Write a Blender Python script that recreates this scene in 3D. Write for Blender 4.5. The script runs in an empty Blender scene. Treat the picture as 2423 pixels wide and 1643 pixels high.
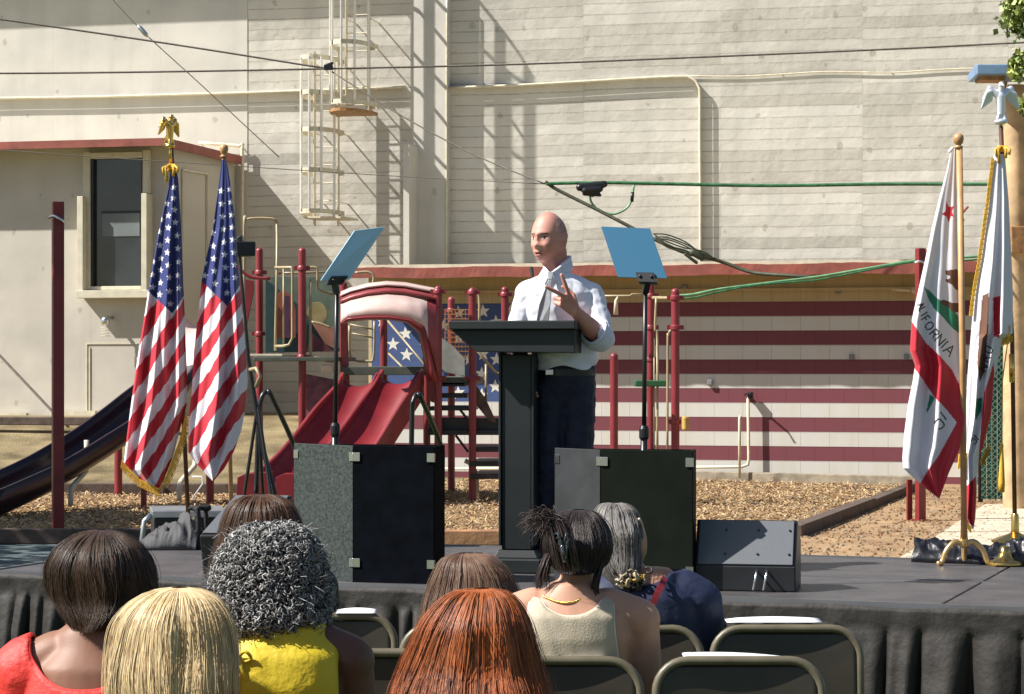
import bpy, bmesh, math, random
import numpy as np
from mathutils import Vector, Matrix, noise
random.seed(7)
PI = math.pi
sc = bpy.context.scene
COL = sc.collection
# ------------------------------------------------------------------ camera
F, CX, HY, CZ = 5500.0, 1211.5, 860.0, 1.67      # focal length in photo pixels, centre column, horizon row, eye height
cam_d = bpy.data.cameras.new('camera'); cam = bpy.data.objects.new('camera', cam_d); COL.objects.link(cam)
cam.location = (0, 0, CZ); cam.rotation_euler = (PI / 2, 0, 0)
cam_d.sensor_width = 36; cam_d.lens = F * 36 / 2423; cam_d.shift_y = (HY - 821.5) / 2423
cam_d.clip_start = .1; cam_d.clip_end = 500
sc.camera = cam
# ------------------------------------------------------------------ light
AB = math.radians(14)                                    # how far the buildings are turned
U = Vector((math.cos(AB), -math.sin(AB), 0)); N = Vector((math.sin(AB), math.cos(AB), 0))
travel = (U * 1.0 + N * .5 + Vector((0, 0, -1.15))).normalized()
world = bpy.data.worlds.new('World'); sc.world = world; world.use_nodes = True
wn = world.node_tree; sky = wn.nodes.new('ShaderNodeTexSky'); sky.sky_type = 'NISHITA'; sky.sun_disc = False
sky.sun_elevation = math.asin(-travel.z); sky.sun_rotation = math.atan2(-travel.x, -travel.y)
sky.air_density = 1.0; sky.dust_density = 1.2
wn.links.new(sky.outputs[0], wn.nodes['Background'].inputs[0]); wn.nodes['Background'].inputs[1].default_value = .058
sun_d = bpy.data.lights.new('sun', 'SUN'); sun_d.energy = 5.0; sun_d.angle = math.radians(.5); sun_d.color = (1, .965, .905)
sun = bpy.data.objects.new('sun', sun_d); COL.objects.link(sun)
sun.rotation_euler = travel.to_track_quat('-Z', 'Y').to_euler(); sun.location = (-8, -4, 12)
sc.view_settings.view_transform = 'Standard'; sc.view_settings.look = 'None'
sc.view_settings.exposure = .80; sc.view_settings.gamma = 1

# ------------------------------------------------------------------ helpers
def P(px, py, D): return Vector(((px - CX) / F * D, D, CZ + (HY - py) / F * D))
def G(px, py, z=0.0):
    D = (CZ - z) * F / (py - HY); return Vector(((px - CX) / F * D, D, z))
def on_plane(px, py, p0, n, off=0.0):                   # where the sight line meets a wall (off = metres in front)
    d = Vector(((px - CX) / F, 1, (HY - py) / F)); c = Vector((0, 0, CZ))
    return c + d * (((p0 - n * off) - c).dot(n) / d.dot(n))

class MB:
    def __init__(s): s.v = []; s.f = []; s.m = []
    def add(s, vs, fs, m=0):
        b = len(s.v); s.v += [Vector(v) for v in vs]; s.f += [[b + i for i in f] for f in fs]
        s.m += ([m] * len(fs) if isinstance(m, int) else list(m)); return s
    def box(s, c, d, rz=0, m=0, R=None):
        R = R or Matrix.Rotation(rz, 3, 'Z'); c = Vector(c); x, y, z = d[0] / 2, d[1] / 2, d[2] / 2
        vs = [c + R @ Vector((a * x, b * y, e * z)) for e in (-1, 1) for a, b in ((-1, -1), (1, -1), (1, 1), (-1, 1))]
        return s.add(vs, [(3, 2, 1, 0), (4, 5, 6, 7), (0, 1, 5, 4), (1, 2, 6, 5), (2, 3, 7, 6), (3, 0, 4, 7)], m)
    def para(s, o, a, b, c, m=0):                       # box from a corner and three edge vectors
        o, a, b, c = map(Vector, (o, a, b, c)); vs = [o, o + a, o + a + b, o + b]; vs += [v + c for v in vs]
        fs = [(3, 2, 1, 0), (4, 5, 6, 7), (0, 1, 5, 4), (1, 2, 6, 5), (2, 3, 7, 6), (3, 0, 4, 7)]
        if a.cross(b).dot(c) < 0: fs = [f[::-1] for f in fs]
        return s.add(vs, fs, m)
    def beam(s, p, q, w, h, m=0, up=(0, 0, 1)):          # rectangular bar between two points
        p, q = Vector(p), Vector(q); d = (q - p).normalized(); up = Vector(up)
        if abs(d.dot(up)) > .98: up = Vector((1, 0, 0)) if abs(d.x) < .9 else Vector((0, 1, 0))
        sd = d.cross(up).normalized(); u2 = sd.cross(d)
        return s.para(p - sd * w / 2 - u2 * h / 2, q - p, sd * w, u2 * h, m)
    def tube(s, pts, r, seg=8, m=0, cap=True, flat=1.0):
        pts = [Vector(p) for p in pts]; n = len(pts); rs = r if isinstance(r, (list, tuple)) else [r] * n
        t0 = (pts[1] - pts[0]).normalized(); a = Vector((0, 0, 1)) if abs(t0.z) < .9 else Vector((1, 0, 0))
        x = t0.cross(a).normalized(); vs = []
        for i, p in enumerate(pts):
            t = (pts[min(i + 1, n - 1)] - pts[max(i - 1, 0)]).normalized()
            x = (x - t * x.dot(t)).normalized(); y = t.cross(x)
            for k in range(seg):
                an = 2 * PI * k / seg; vs.append(p + (x * math.cos(an) + y * math.sin(an) * flat) * rs[i])
        fs = [(i * seg + k, i * seg + (k + 1) % seg, (i + 1) * seg + (k + 1) % seg, (i + 1) * seg + k) for i in range(n - 1) for k in range(seg)]
        if cap: fs += [tuple(range(seg))[::-1], tuple((n - 1) * seg + k for k in range(seg))]
        return s.add(vs, fs, m)
    def lathe(s, c, prof, seg=24, m=0, axis=(0, 0, 1)):
        c = Vector(c); q = Vector((0, 0, 1)).rotation_difference(Vector(axis).normalized()); vs = []
        for r, z in prof:
            for k in range(seg):
                an = 2 * PI * k / seg; vs.append(c + q @ Vector((r * math.cos(an), r * math.sin(an), z)))
        n = len(prof)
        fs = [(i * seg + k, i * seg + (k + 1) % seg, (i + 1) * seg + (k + 1) % seg, (i + 1) * seg + k) for i in range(n - 1) for k in range(seg)]
        fs += [tuple(range(seg))[::-1], tuple((n - 1) * seg + k for k in range(seg))]
        return s.add(vs, fs, m)
    def loft(s, rings, seg=28, m=0):                    # rings: (centre, rx, ry[, power])
        vs = []
        for rg in rings:
            c, rx, ry = Vector(rg[0]), rg[1], rg[2]; pw = rg[3] if len(rg) > 3 else 2.0
            for k in range(seg):
                an = 2 * PI * k / seg; a, b = math.cos(an), math.sin(an); e = 2 / pw
                vs.append(c + Vector((rx * math.copysign(abs(a) ** e, a), ry * math.copysign(abs(b) ** e, b), 0)))
        n = len(rings)
        fs = [(i * seg + k, i * seg + (k + 1) % seg, (i + 1) * seg + (k + 1) % seg, (i + 1) * seg + k) for i in range(n - 1) for k in range(seg)]
        fs += [tuple(range(seg))[::-1], tuple((n - 1) * seg + k for k in range(seg))]
        return s.add(vs, fs, m)
    def ell(s, c, r, R=None, m=0, nu=20, nv=12):
        c = Vector(c); r = (r, r, r) if isinstance(r, (int, float)) else r; R = R or Matrix.Identity(3)
        vs = [c + R @ Vector((0, 0, -r[2]))]
        for i in range(1, nv):
            t = -PI / 2 + PI * i / nv
            for k in range(nu):
                a = 2 * PI * k / nu
                vs.append(c + R @ Vector((r[0] * math.cos(t) * math.cos(a), r[1] * math.cos(t) * math.sin(a), r[2] * math.sin(t))))
        vs.append(c + R @ Vector((0, 0, r[2]))); L = len(vs) - 1
        fs = [(0, 1 + (k + 1) % nu, 1 + k) for k in range(nu)]
        for i in range(nv - 2):
            for k in range(nu):
                a = 1 + i * nu + k; b = 1 + i * nu + (k + 1) % nu; fs.append((a, b, b + nu, a + nu))
        o = 1 + (nv - 2) * nu
        fs += [(L, o + k, o + (k + 1) % nu) for k in range(nu)]
        return s.add(vs, fs, m)
    def cap(s, p, q, r1, r2=None, m=0, seg=14):          # tapered capsule
        p, q = Vector(p), Vector(q); r2 = r1 if r2 is None else r2; d = (q - p)
        L = d.length; d = d.normalized() if L > 1e-6 else Vector((0, 0, 1)); pts = []; rs = []
        for i in range(5): t = -PI / 2 + PI / 2 * (i + .15) / 4.15; pts.append(p + d * r1 * math.sin(t)); rs.append(r1 * math.cos(t))
        for i in range(5): t = PI / 2 * i / 4.15; pts.append(q + d * r2 * math.sin(t)); rs.append(r2 * math.cos(t))
        return s.tube(pts, rs, seg, m)
    def prism(s, poly, ext, m=0):                       # planar polygon (3D points) pushed along ext
        poly = [Vector(p) for p in poly]; ext = Vector(ext); n = len(poly)
        nrm = Vector((0, 0, 0))
        for i in range(n): nrm += poly[i].cross(poly[(i + 1) % n])
        if nrm.dot(ext) > 0: poly = poly[::-1]
        vs = poly + [p + ext for p in poly]
        fs = [tuple(range(n)), tuple(range(2 * n - 1, n - 1, -1))] + [(i, i + n, (i + 1) % n + n, (i + 1) % n) for i in range(n)]
        return s.add(vs, [f[::-1] if False else f for f in fs], m)
    def grid(s, fn, nu, nv, m=0, closed=False):
        vs = [fn(i / nu, j / nv) for j in range(nv + 1) for i in range(nu + 1)]; w = nu + 1
        fs = [(j * w + i, j * w + i + 1, (j + 1) * w + i + 1, (j + 1) * w + i) for j in range(nv) for i in range(nu)]
        mm = m if isinstance(m, int) else [m((i + .5) / nu, (j + .5) / nv) for j in range(nv) for i in range(nu)]
        return s.add(vs, fs, mm)
    def mesh(s, name, mats, smooth=False, off=Vector((0, 0, 0))):
        me = bpy.data.meshes.new(name); me.from_pydata([tuple(v - off) for v in s.v], [], s.f)
        for mt in (mats if isinstance(mats, (list, tuple)) else [mats]): me.materials.append(mt)
        me.polygons.foreach_set('material_index', s.m); me.validate(); me.update()
        if smooth: me.shade_smooth()
        return me
    def build(s, name, mats, parent=None, smooth=False, bevel=0, sharp=None, loc=None):
        off = ORG[parent.name] if parent else (Vector(loc) if loc is not None else Vector((0, 0, 0)))
        o = bpy.data.objects.new(name, s.mesh(name, mats, smooth or sharp is not None, off)); return finish(o, parent, off, bevel, sharp)
ORG = {}
def finish(o, parent, off, bevel=0, sharp=None):
    COL.objects.link(o); ORG[o.name] = Vector(off)
    if parent: o.parent = parent
    else: o.location = off
    if bevel:
        b = o.modifiers.new('bevel', 'BEVEL'); b.width = bevel; b.segments = 2; b.limit_method = 'ANGLE'; b.angle_limit = math.radians(50)
    if sharp is not None: o.data.set_sharp_from_angle(angle=math.radians(sharp))
    return o
def tag(o, label, cat, group=None, kind=None):
    o['label'] = label; o['category'] = cat
    if group: o['group'] = group
    if kind: o['kind'] = kind
    return o
def thing(name, label, cat, loc=(0, 0, 0), group=None):
    o = bpy.data.objects.new(name, None); o.empty_display_size = .1; COL.objects.link(o); o.location = loc; ORG[o.name] = Vector(loc)
    return tag(o, label, cat, group)
def bake(o, name, mats):                                 # apply modifiers, return plain mesh
    bpy.context.view_layer.update(); dg = bpy.context.evaluated_depsgraph_get()
    me = bpy.data.meshes.new_from_object(o.evaluated_get(dg)); me.name = name
    me.materials.clear()
    for mt in mats: me.materials.append(mt)
    bpy.data.objects.remove(o, do_unlink=True); return me
def remesh(mb, voxel, smooth=3, name='body', mats=(), disp=None):
    me = mb.mesh('tmp', []); o = bpy.data.objects.new('tmp', me); COL.objects.link(o)
    r = o.modifiers.new('r', 'REMESH'); r.mode = 'VOXEL'; r.voxel_size = voxel; r.use_smooth_shade = True
    if smooth: k = o.modifiers.new('s', 'SMOOTH'); k.factor = .5; k.iterations = smooth
    me2 = bake(o, name, mats)
    if disp:
        nrm = [Vector(v.normal) for v in me2.vertices]
        for v, n in zip(me2.vertices, nrm):
            v.co = v.co + n * disp(Vector(v.co), n)
    me2.shade_smooth(); return me2
def put(me, name, parent):
    off = ORG[parent.name]; me.transform(Matrix.Translation(-off)); o = bpy.data.objects.new(name, me); return finish(o, parent, off)
def colour_faces(me, fn):                                # material index per face from its centre
    n = len(me.polygons); c = np.empty(n * 3); me.polygons.foreach_get('center', c); c = c.reshape(-1, 3)
    me.polygons.foreach_set('material_index', np.asarray(fn(c), dtype=np.int32)); me.update()
def trim(me, keep, relax=6):                             # drop vertices where keep is False and calm the new rim
    bm = bmesh.new(); bm.from_mesh(me)
    bmesh.ops.delete(bm, geom=[v for v in bm.verts if not keep(v.co)], context='VERTS')
    bad = [v for v in bm.verts if not v.link_faces]; bmesh.ops.delete(bm, geom=bad, context='VERTS')
    rim = [v for v in bm.verts if v.is_boundary]
    for _ in range(relax):
        new = {}
        for v in rim:
            nb = [e.other_vert(v) for e in v.link_edges if e.is_boundary]
            if len(nb) == 2: new[v] = v.co * .4 + (nb[0].co + nb[1].co) * .3
        for v, c in new.items(): v.co = c
    bm.to_mesh(me); bm.free(); me.shade_smooth(); return me
def arc(c, a, b, t0, t1, n=8):                           # points c + a cos t + b sin t
    return [Vector(c) + Vector(a) * math.cos(t0 + (t1 - t0) * i / n) + Vector(b) * math.sin(t0 + (t1 - t0) * i / n) for i in range(n + 1)]
def smoothpath(pts, n=6):                                # Catmull-Rom
    pts = [Vector(p) for p in pts]; q = [pts[0] * 2 - pts[1]] + pts + [pts[-1] * 2 - pts[-2]]; out = []
    for i in range(1, len(q) - 2):
        for k in range(n):
            t = k / n; a, b, c, d = q[i - 1:i + 3]
            out.append(.5 * ((2 * b) + (c - a) * t + (2 * a - 5 * b + 4 * c - d) * t * t + (3 * b - a - 3 * c + d) * t ** 3))
    return out + [pts[-1]]
def interp(tab, y):
    if y <= tab[0][0]: return tab[0][1]
    for (a, b), (c, d) in zip(tab, tab[1:]):
        if y <= c: return b + (d - b) * (y - a) / (c - a)
    return tab[-1][1]

# ------------------------------------------------------------------ materials
def mk(name, col, rough=.6, metal=0.0, var=.12, scale=6, bump=0.0, bscale=60, dist=.01, spec=.5, col2=None, tint=None):
    m = bpy.data.materials.new(name); m.use_nodes = True; t = m.node_tree; L = t.links.new; b = t.nodes['Principled BSDF']
    b.inputs['Roughness'].default_value = rough; b.inputs['Metallic'].default_value = metal; b.inputs['Specular IOR Level'].default_value = spec
    tc = t.nodes.new('ShaderNodeTexCoord'); nz = t.nodes.new('ShaderNodeTexNoise'); nz.inputs['Scale'].default_value = scale; nz.inputs['Detail'].default_value = 6
    L(tc.outputs['Object'], nz.inputs['Vector'])
    mx = t.nodes.new('ShaderNodeMix'); mx.data_type = 'RGBA'
    c2 = col2 or tuple(min(1, c * (1 + var)) for c in col); c1 = col if col2 else tuple(c * (1 - var) for c in col)
    mx.inputs['A'].default_value = (*c1, 1); mx.inputs['B'].default_value = (*c2, 1)
    mr = t.nodes.new('ShaderNodeMapRange'); mr.inputs['From Min'].default_value = .32; mr.inputs['From Max'].default_value = .68
    L(nz.outputs[0], mr.inputs['Value']); L(mr.outputs[0], mx.inputs['Factor']); L(mx.outputs['Result'], b.inputs['Base Color'])
    if bump:
        n2 = t.nodes.new('ShaderNodeTexNoise'); n2.inputs['Scale'].default_value = bscale; n2.inputs['Detail'].default_value = 4
        L(tc.outputs['Object'], n2.inputs['Vector']); bp = t.nodes.new('ShaderNodeBump'); bp.inputs['Strength'].default_value = bump; bp.inputs['Distance'].default_value = dist
        L(n2.outputs[0], bp.inputs['Height']); L(bp.outputs[0], b.inputs['Normal'])
    return m
def nodes_of(m): return m.node_tree.nodes, m.node_tree.links.new
def math_node(t, op, a=None, b=None):
    n = t.nodes.new('ShaderNodeMath'); n.operation = op
    for i, x in enumerate((a, b)):
        if x is None: continue
        if isinstance(x, (int, float)): n.inputs[i].default_value = x
        else: t.links.new(x, n.inputs[i])
    return n.outputs[0]
M = {}
M['maroon'] = mk('maroon_paint', (.22, .028, .035), .38, var=.15, scale=3, bump=.1, bscale=30)
M['maroon_post'] = mk('red_square_post_paint', (.20, .022, .022), .45, var=.3, scale=2.5)
M['maroon_old'] = mk('sun_faded_maroon_plastic', (.26, .045, .05), .42, var=.25, scale=4)
M['slide_red'] = mk('red_slide_plastic', (.19, .014, .020), .4, var=.15, scale=4)
M['slide_purple_shaded'] = mk('shaded_purple_slide_plastic', (.018, .007, .014), .28, var=.2, scale=3)  # purple darkened to near black to stand for shade on the slide
M['pink'] = mk('bleached_pink_plastic', (.66, .54, .48), .45, var=.12, scale=3, col2=(.52, .34, .31))
M['tan_metal'] = mk('tan_painted_tube', (.36, .29, .17), .4, var=.12, scale=9)
M['cream'] = mk('cream_painted_steel', (.62, .56, .42), .5, var=.12, scale=9)
M['whitepaint'] = mk('white_painted_steel', (.78, .76, .70), .45, var=.06)
M['rustwood'] = mk('rusty_plank', (.35, .18, .07), .7, var=.35, scale=14)
M['fascia'] = mk('red_fascia_paint', (.27, .072, .05), .65, var=.25, scale=3, bump=.3, bscale=12)
M['wall_smooth'] = None
M['black_metal'] = mk('black_metal', (.012, .012, .014), .35, metal=.0, var=.3)
M['black_plastic'] = mk('black_plastic', (.015, .016, .018), .42, var=.3, bump=.15, bscale=300, dist=.002)
M['black_cloth'] = mk('black_cloth', (.018, .017, .017), .85, var=.3, scale=20, bump=.4, bscale=40)
M['skirt'] = mk('charcoal_polyester_skirt', (.015, .012, .0095), .7, var=.25, scale=8, bump=.45, bscale=24, dist=.012)
M['chrome'] = mk('bright_metal', (.7, .7, .72), .25, metal=1, var=.05)
M['alu'] = mk('brushed_aluminium', (.55, .57, .6), .35, metal=.9, var=.1)
M['gold'] = mk('polished_gold_metal', (.85, .55, .16), .25, metal=1, var=.1)
M['silver'] = mk('polished_silver_metal', (.80, .83, .88), .35, metal=.55, var=.05)
M['fringe'] = mk('gold_fringe_thread', (.75, .42, .04), .6, var=.25, scale=90)
M['oak'] = mk('oak_pole_wood', (.5, .28, .12), .4, var=.2, scale=10)
M['brownpole'] = mk('dark_brown_pole', (.11, .045, .025), .4, var=.2, scale=10)
M['white'] = mk('white_paper', (.82, .82, .84), .7, var=.02)
# ------------------------------------------------------------------ wall materials
def wall_uv(t):
    tc = t.nodes.new('ShaderNodeTexCoord'); geo = t.nodes.new('ShaderNodeNewGeometry')
    d = t.nodes.new('ShaderNodeVectorMath'); d.operation = 'DOT_PRODUCT'; d.inputs[1].default_value = U
    t.links.new(geo.outputs['Position'], d.inputs[0]); sx = t.nodes.new('ShaderNodeSeparateXYZ'); t.links.new(geo.outputs['Position'], sx.inputs[0])
    cb = t.nodes.new('ShaderNodeCombineXYZ'); t.links.new(d.outputs['Value'], cb.inputs[0]); t.links.new(sx.outputs['Z'], cb.inputs[1])
    return cb.outputs[0], d.outputs['Value'], sx.outputs['Z']
def concrete(name, boards, col=(.57, .54, .485), spots=True):
    m = bpy.data.materials.new(name); m.use_nodes = True; t = m.node_tree; L = t.links.new; b = t.nodes['Principled BSDF']
    b.inputs['Roughness'].default_value = .85; b.inputs['Specular IOR Level'].default_value = .2
    uv, uu, zz = wall_uv(t)
    n1 = t.nodes.new('ShaderNodeTexNoise'); n1.inputs['Scale'].default_value = 1.3; n1.inputs['Detail'].default_value = 8; L(uv, n1.inputs['Vector'])
    r1 = t.nodes.new('ShaderNodeMapRange'); r1.inputs['From Min'].default_value = .3; r1.inputs['From Max'].default_value = .7; L(n1.outputs[0], r1.inputs['Value'])
    mx = t.nodes.new('ShaderNodeMix'); mx.data_type = 'RGBA'; mx.inputs['A'].default_value = (*[c * .9 for c in col], 1); mx.inputs['B'].default_value = (*[c * 1.08 for c in col], 1)
    L(r1.outputs[0], mx.inputs['Factor']); colr = mx.outputs['Result']
    mp = t.nodes.new('ShaderNodeMapping'); mp.inputs['Scale'].default_value = (.9, .75, 1); L(uv, mp.inputs['Vector'])
    vo = t.nodes.new('ShaderNodeTexVoronoi'); vo.voronoi_dimensions = '2D'; vo.inputs['Scale'].default_value = 2.0; vo.inputs['Randomness'].default_value = 1; L(mp.outputs[0], vo.inputs['Vector'])
    nn = t.nodes.new('ShaderNodeTexNoise'); nn.inputs['Scale'].default_value = 14; L(uv, nn.inputs['Vector'])
    sep = t.nodes.new('ShaderNodeSeparateColor'); L(vo.outputs['Color'], sep.inputs[0])
    rad = math_node(t, 'MULTIPLY', sep.outputs[0], .10); dd = math_node(t, 'ADD', vo.outputs['Distance'], math_node(t, 'MULTIPLY', math_node(t, 'SUBTRACT', nn.outputs[0], .5), .14))
    s1 = math_node(t, 'LESS_THAN', dd, rad)
    keepn = math_node(t, 'MULTIPLY', s1, math_node(t, 'GREATER_THAN', sep.outputs[1], .5)); keepn = math_node(t, 'MULTIPLY', keepn, .55)
    m2 = t.nodes.new('ShaderNodeMix'); m2.data_type = 'RGBA'; L(keepn, m2.inputs['Factor']); L(colr, m2.inputs['A']); m2.inputs['B'].default_value = (.34, .30, .25, 1); colr = m2.outputs['Result']
    if True:                                             # faint rain streaks running down
        mp3 = t.nodes.new('ShaderNodeMapping'); mp3.inputs['Scale'].default_value = (2.6, .16, 1); L(uv, mp3.inputs['Vector']); n3 = t.nodes.new('ShaderNodeTexNoise'); n3.inputs['Scale'].default_value = 1; n3.inputs['Detail'].default_value = 7; L(mp3.outputs[0], n3.inputs['Vector'])
        r3 = t.nodes.new('ShaderNodeMapRange'); r3.inputs['From Min'].default_value = .5; r3.inputs['From Max'].default_value = .75; r3.inputs['To Max'].default_value = .5; L(n3.outputs[0], r3.inputs['Value'])
        m5 = t.nodes.new('ShaderNodeMix'); m5.data_type = 'RGBA'; L(r3.outputs[0], m5.inputs['Factor']); L(colr, m5.inputs['A']); m5.inputs['B'].default_value = (*[c * .74 for c in col], 1); colr = m5.outputs['Result']
    # height
    wn_ = t.nodes.new('ShaderNodeTexNoise'); wn_.inputs['Scale'].default_value = 3.5; wn_.inputs['Detail'].default_value = 5; L(uv, wn_.inputs['Vector'])
    h = math_node(t, 'MULTIPLY', wn_.outputs[0], .012 if not boards else .02)
    f2 = t.nodes.new('ShaderNodeTexNoise'); f2.inputs['Scale'].default_value = 40; L(uv, f2.inputs['Vector']); h = math_node(t, 'ADD', h, math_node(t, 'MULTIPLY', f2.outputs[0], .002))
    if boards:
        wob = t.nodes.new('ShaderNodeTexNoise'); wob.inputs['Scale'].default_value = .9; wob.inputs['Detail'].default_value = 5; L(uv, wob.inputs['Vector'])
        zz2 = math_node(t, 'ADD', zz, math_node(t, 'MULTIPLY', wob.outputs[0], .05))
        pan = math_node(t, 'FLOOR', math_node(t, 'DIVIDE', math_node(t, 'ADD', uu, 3.55), 2.28))
        zz3 = math_node(t, 'ADD', zz2, math_node(t, 'MULTIPLY', math_node(t, 'SINE', math_node(t, 'MULTIPLY', pan, 7.3)), .03))
        row = math_node(t, 'DIVIDE', zz3, .176); fr = math_node(t, 'FRACT', row); rid = math_node(t, 'FLOOR', row)
        wnn = t.nodes.new('ShaderNodeTexWhiteNoise'); wnn.noise_dimensions = '2D'; cv = t.nodes.new('ShaderNodeCombineXYZ'); L(rid, cv.inputs[0]); L(pan, cv.inputs[1]); L(cv.outputs[0], wnn.inputs['Vector'])
        amp = math_node(t, 'ADD', math_node(t, 'MULTIPLY', wnn.outputs['Value'], .034), .006)
        h = math_node(t, 'ADD', h, math_node(t, 'MULTIPLY', fr, amp))        # each board leans out at its top
        groove = math_node(t, 'LESS_THAN', math_node(t, 'PINGPONG', fr, .5), .05)
        # lumpy cement at joints
        n4 = t.nodes.new('ShaderNodeTexNoise'); n4.inputs['Scale'].default_value = 9; L(uv, n4.inputs['Vector'])
        groove = math_node(t, 'MULTIPLY', groove, math_node(t, 'ADD', .35, math_node(t, 'MULTIPLY', math_node(t, 'GREATER_THAN', n4.outputs[0], .46), .65)))
        h = math_node(t, 'SUBTRACT', h, math_node(t, 'MULTIPLY', groove, .007))
        m3 = t.nodes.new('ShaderNodeMix'); m3.data_type = 'RGBA'; L(math_node(t, 'MULTIPLY', groove, .35), m3.inputs['Factor']); L(colr, m3.inputs['A']); m3.inputs['B'].default_value = (.36, .30, .24, 1); colr = m3.outputs['Result']
        pf = math_node(t, 'FRACT', math_node(t, 'DIVIDE', math_node(t, 'ADD', uu, 3.55), 2.28)); vj = math_node(t, 'LESS_THAN', pf, .012)
        h = math_node(t, 'SUBTRACT', h, math_node(t, 'MULTIPLY', vj, .012))
    else:
        pf = math_node(t, 'FRACT', math_node(t, 'DIVIDE', math_node(t, 'ADD', uu, 3.55), 2.0)); vj = math_node(t, 'LESS_THAN', pf, .010)
        h = math_node(t, 'SUBTRACT', h, math_node(t, 'MULTIPLY', vj, .006))
    bp = t.nodes.new('ShaderNodeBump'); bp.inputs['Strength'].default_value = .9 if boards else .45; bp.inputs['Distance'].default_value = 1.0
    L(h, bp.inputs['Height']); L(bp.outputs[0], b.inputs['Normal']); L(colr, b.inputs['Base Color']); return m
def block_paint(name, col, dirt=(.45, .32, .14), amt=.3):
    m = bpy.data.materials.new(name); m.use_nodes = True; t = m.node_tree; L = t.links.new; b = t.nodes['Principled BSDF']
    b.inputs['Roughness'].default_value = .7; b.inputs['Specular IOR Level'].default_value = .3
    uv, uu, zz = wall_uv(t); mp = t.nodes.new('ShaderNodeMapping'); mp.inputs['Location'].default_value = (.1, -.092, 0); L(uv, mp.inputs['Vector'])
    br = t.nodes.new('ShaderNodeTexBrick'); br.inputs['Scale'].default_value = 1; br.inputs['Mortar Size'].default_value = .006; br.inputs['Mortar Smooth'].default_value = .4
    br.inputs['Brick Width'].default_value = .406; br.inputs['Row Height'].default_value = .203; L(mp.outputs[0], br.inputs['Vector'])
    n1 = t.nodes.new('ShaderNodeTexNoise'); n1.inputs['Scale'].default_value = 1.1; n1.inputs['Detail'].default_value = 9; L(uv, n1.inputs['Vector'])
    mp2 = t.nodes.new('ShaderNodeMapping'); mp2.inputs['Scale'].default_value = (5, .35, 1); L(uv, mp2.inputs['Vector'])
    n2 = t.nodes.new('ShaderNodeTexNoise'); n2.inputs['Scale'].default_value = 1; n2.inputs['Detail'].default_value = 6; L(mp2.outputs[0], n2.inputs['Vector'])
    f = t.nodes.new('ShaderNodeMapRange'); f.inputs['From Min'].default_value = .5; f.inputs['From Max'].default_value = .8; f.inputs['To Max'].default_value = amt
    L(math_node(t, 'ADD', math_node(t, 'MULTIPLY', n1.outputs[0], .5), math_node(t, 'MULTIPLY', n2.outputs[0], .55)), f.inputs['Value'])
    mx = t.nodes.new('ShaderNodeMix'); mx.data_type = 'RGBA'; mx.inputs['A'].default_value = (*col, 1); mx.inputs['B'].default_value = (*dirt, 1); L(f.outputs[0], mx.inputs['Factor'])
    m2 = t.nodes.new('ShaderNodeMix'); m2.data_type = 'RGBA'; L(math_node(t, 'MULTIPLY', br.outputs['Fac'], .6), m2.inputs['Factor']); L(mx.outputs['Result'], m2.inputs['A']); m2.inputs['B'].default_value = (*[c * .55 for c in col], 1)
    L(m2.outputs['Result'], b.inputs['Base Color'])
    nf = t.nodes.new('ShaderNodeTexNoise'); nf.inputs['Scale'].default_value = 60; L(uv, nf.inputs['Vector'])
    h = math_node(t, 'ADD', math_node(t, 'MULTIPLY', br.outputs['Fac'], -.006), math_node(t, 'MULTIPLY', nf.outputs[0], .0015))
    bp = t.nodes.new('ShaderNodeBump'); bp.inputs['Strength'].default_value = .6; L(h, bp.inputs['Height']); L(bp.outputs[0], b.inputs['Normal']); return m
M['concrete'] = concrete('smooth_painted_concrete', False)
M['boards'] = concrete('board_marked_concrete', True, (.60, .57, .51))
M['low_plaster'] = concrete('low_building_plaster', False, (.54, .50, .43))
M['trim'] = mk('cream_window_trim', (.60, .55, .42), .6, var=.1)
M['glass_dark'] = mk('dark_window_glass', (.03, .035, .04), .08, var=.3, scale=1.5, spec=.7)
M['mur_maroon'] = block_paint('mural_maroon', (.19, .056, .070), (.15, .07, .065), .35)
M['mur_white'] = block_paint('mural_white', (.62, .61, .56), (.46, .36, .20), .4)
M['mur_blue'] = block_paint('mural_blue', (.055, .09, .22), (.12, .15, .25), .3)
M['mur_wall'] = block_paint('mural_tan_wall', (.50, .40, .22), (.32, .19, .08), .6)
M['starwhite'] = mk('mural_star_paint', (.72, .70, .62), .7, var=.08)

# ------------------------------------------------------------------ the big concrete building
W0 = P(775, 860, 39.3)
def bw(px, py, off=0.0): return on_plane(px, py, W0, N, off)
Z3 = Vector((0, 0, 1))
big = thing('concrete_building', 'tall beige concrete hall with board marked walls, ladders and conduits on its face', 'building', (W0.x, W0.y, 0))
def wallslab(px0, px1, z0, z1, off, depth, name, mat, parent):
    a = bw(px0, 860, off); b = bw(px1, 860, off); a.z = b.z = z0
    return MB().para(a, b - a, N * depth, Z3 * (z1 - z0)).build(name, mat, parent)
wallslab(-1300, 585, -.3, 11, .012, .4, 'wall', M['concrete'], big)
wallslab(585, 3400, -.3, 11, 0, .4, 'wall', M['boards'], big)
wallslab(975, 1057, -.3, 11, .25, .245, 'pilaster', M['concrete'], big)
a = bw(986, 860, 0); a.z = 0; MB().para(a - N * .78, U * .10, N * .779, Z3 * bw(986, 352).z).build('shade_fin', M['concrete'], big)  # fin added to cast the diagonal shadow beside the pilaster
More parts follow.
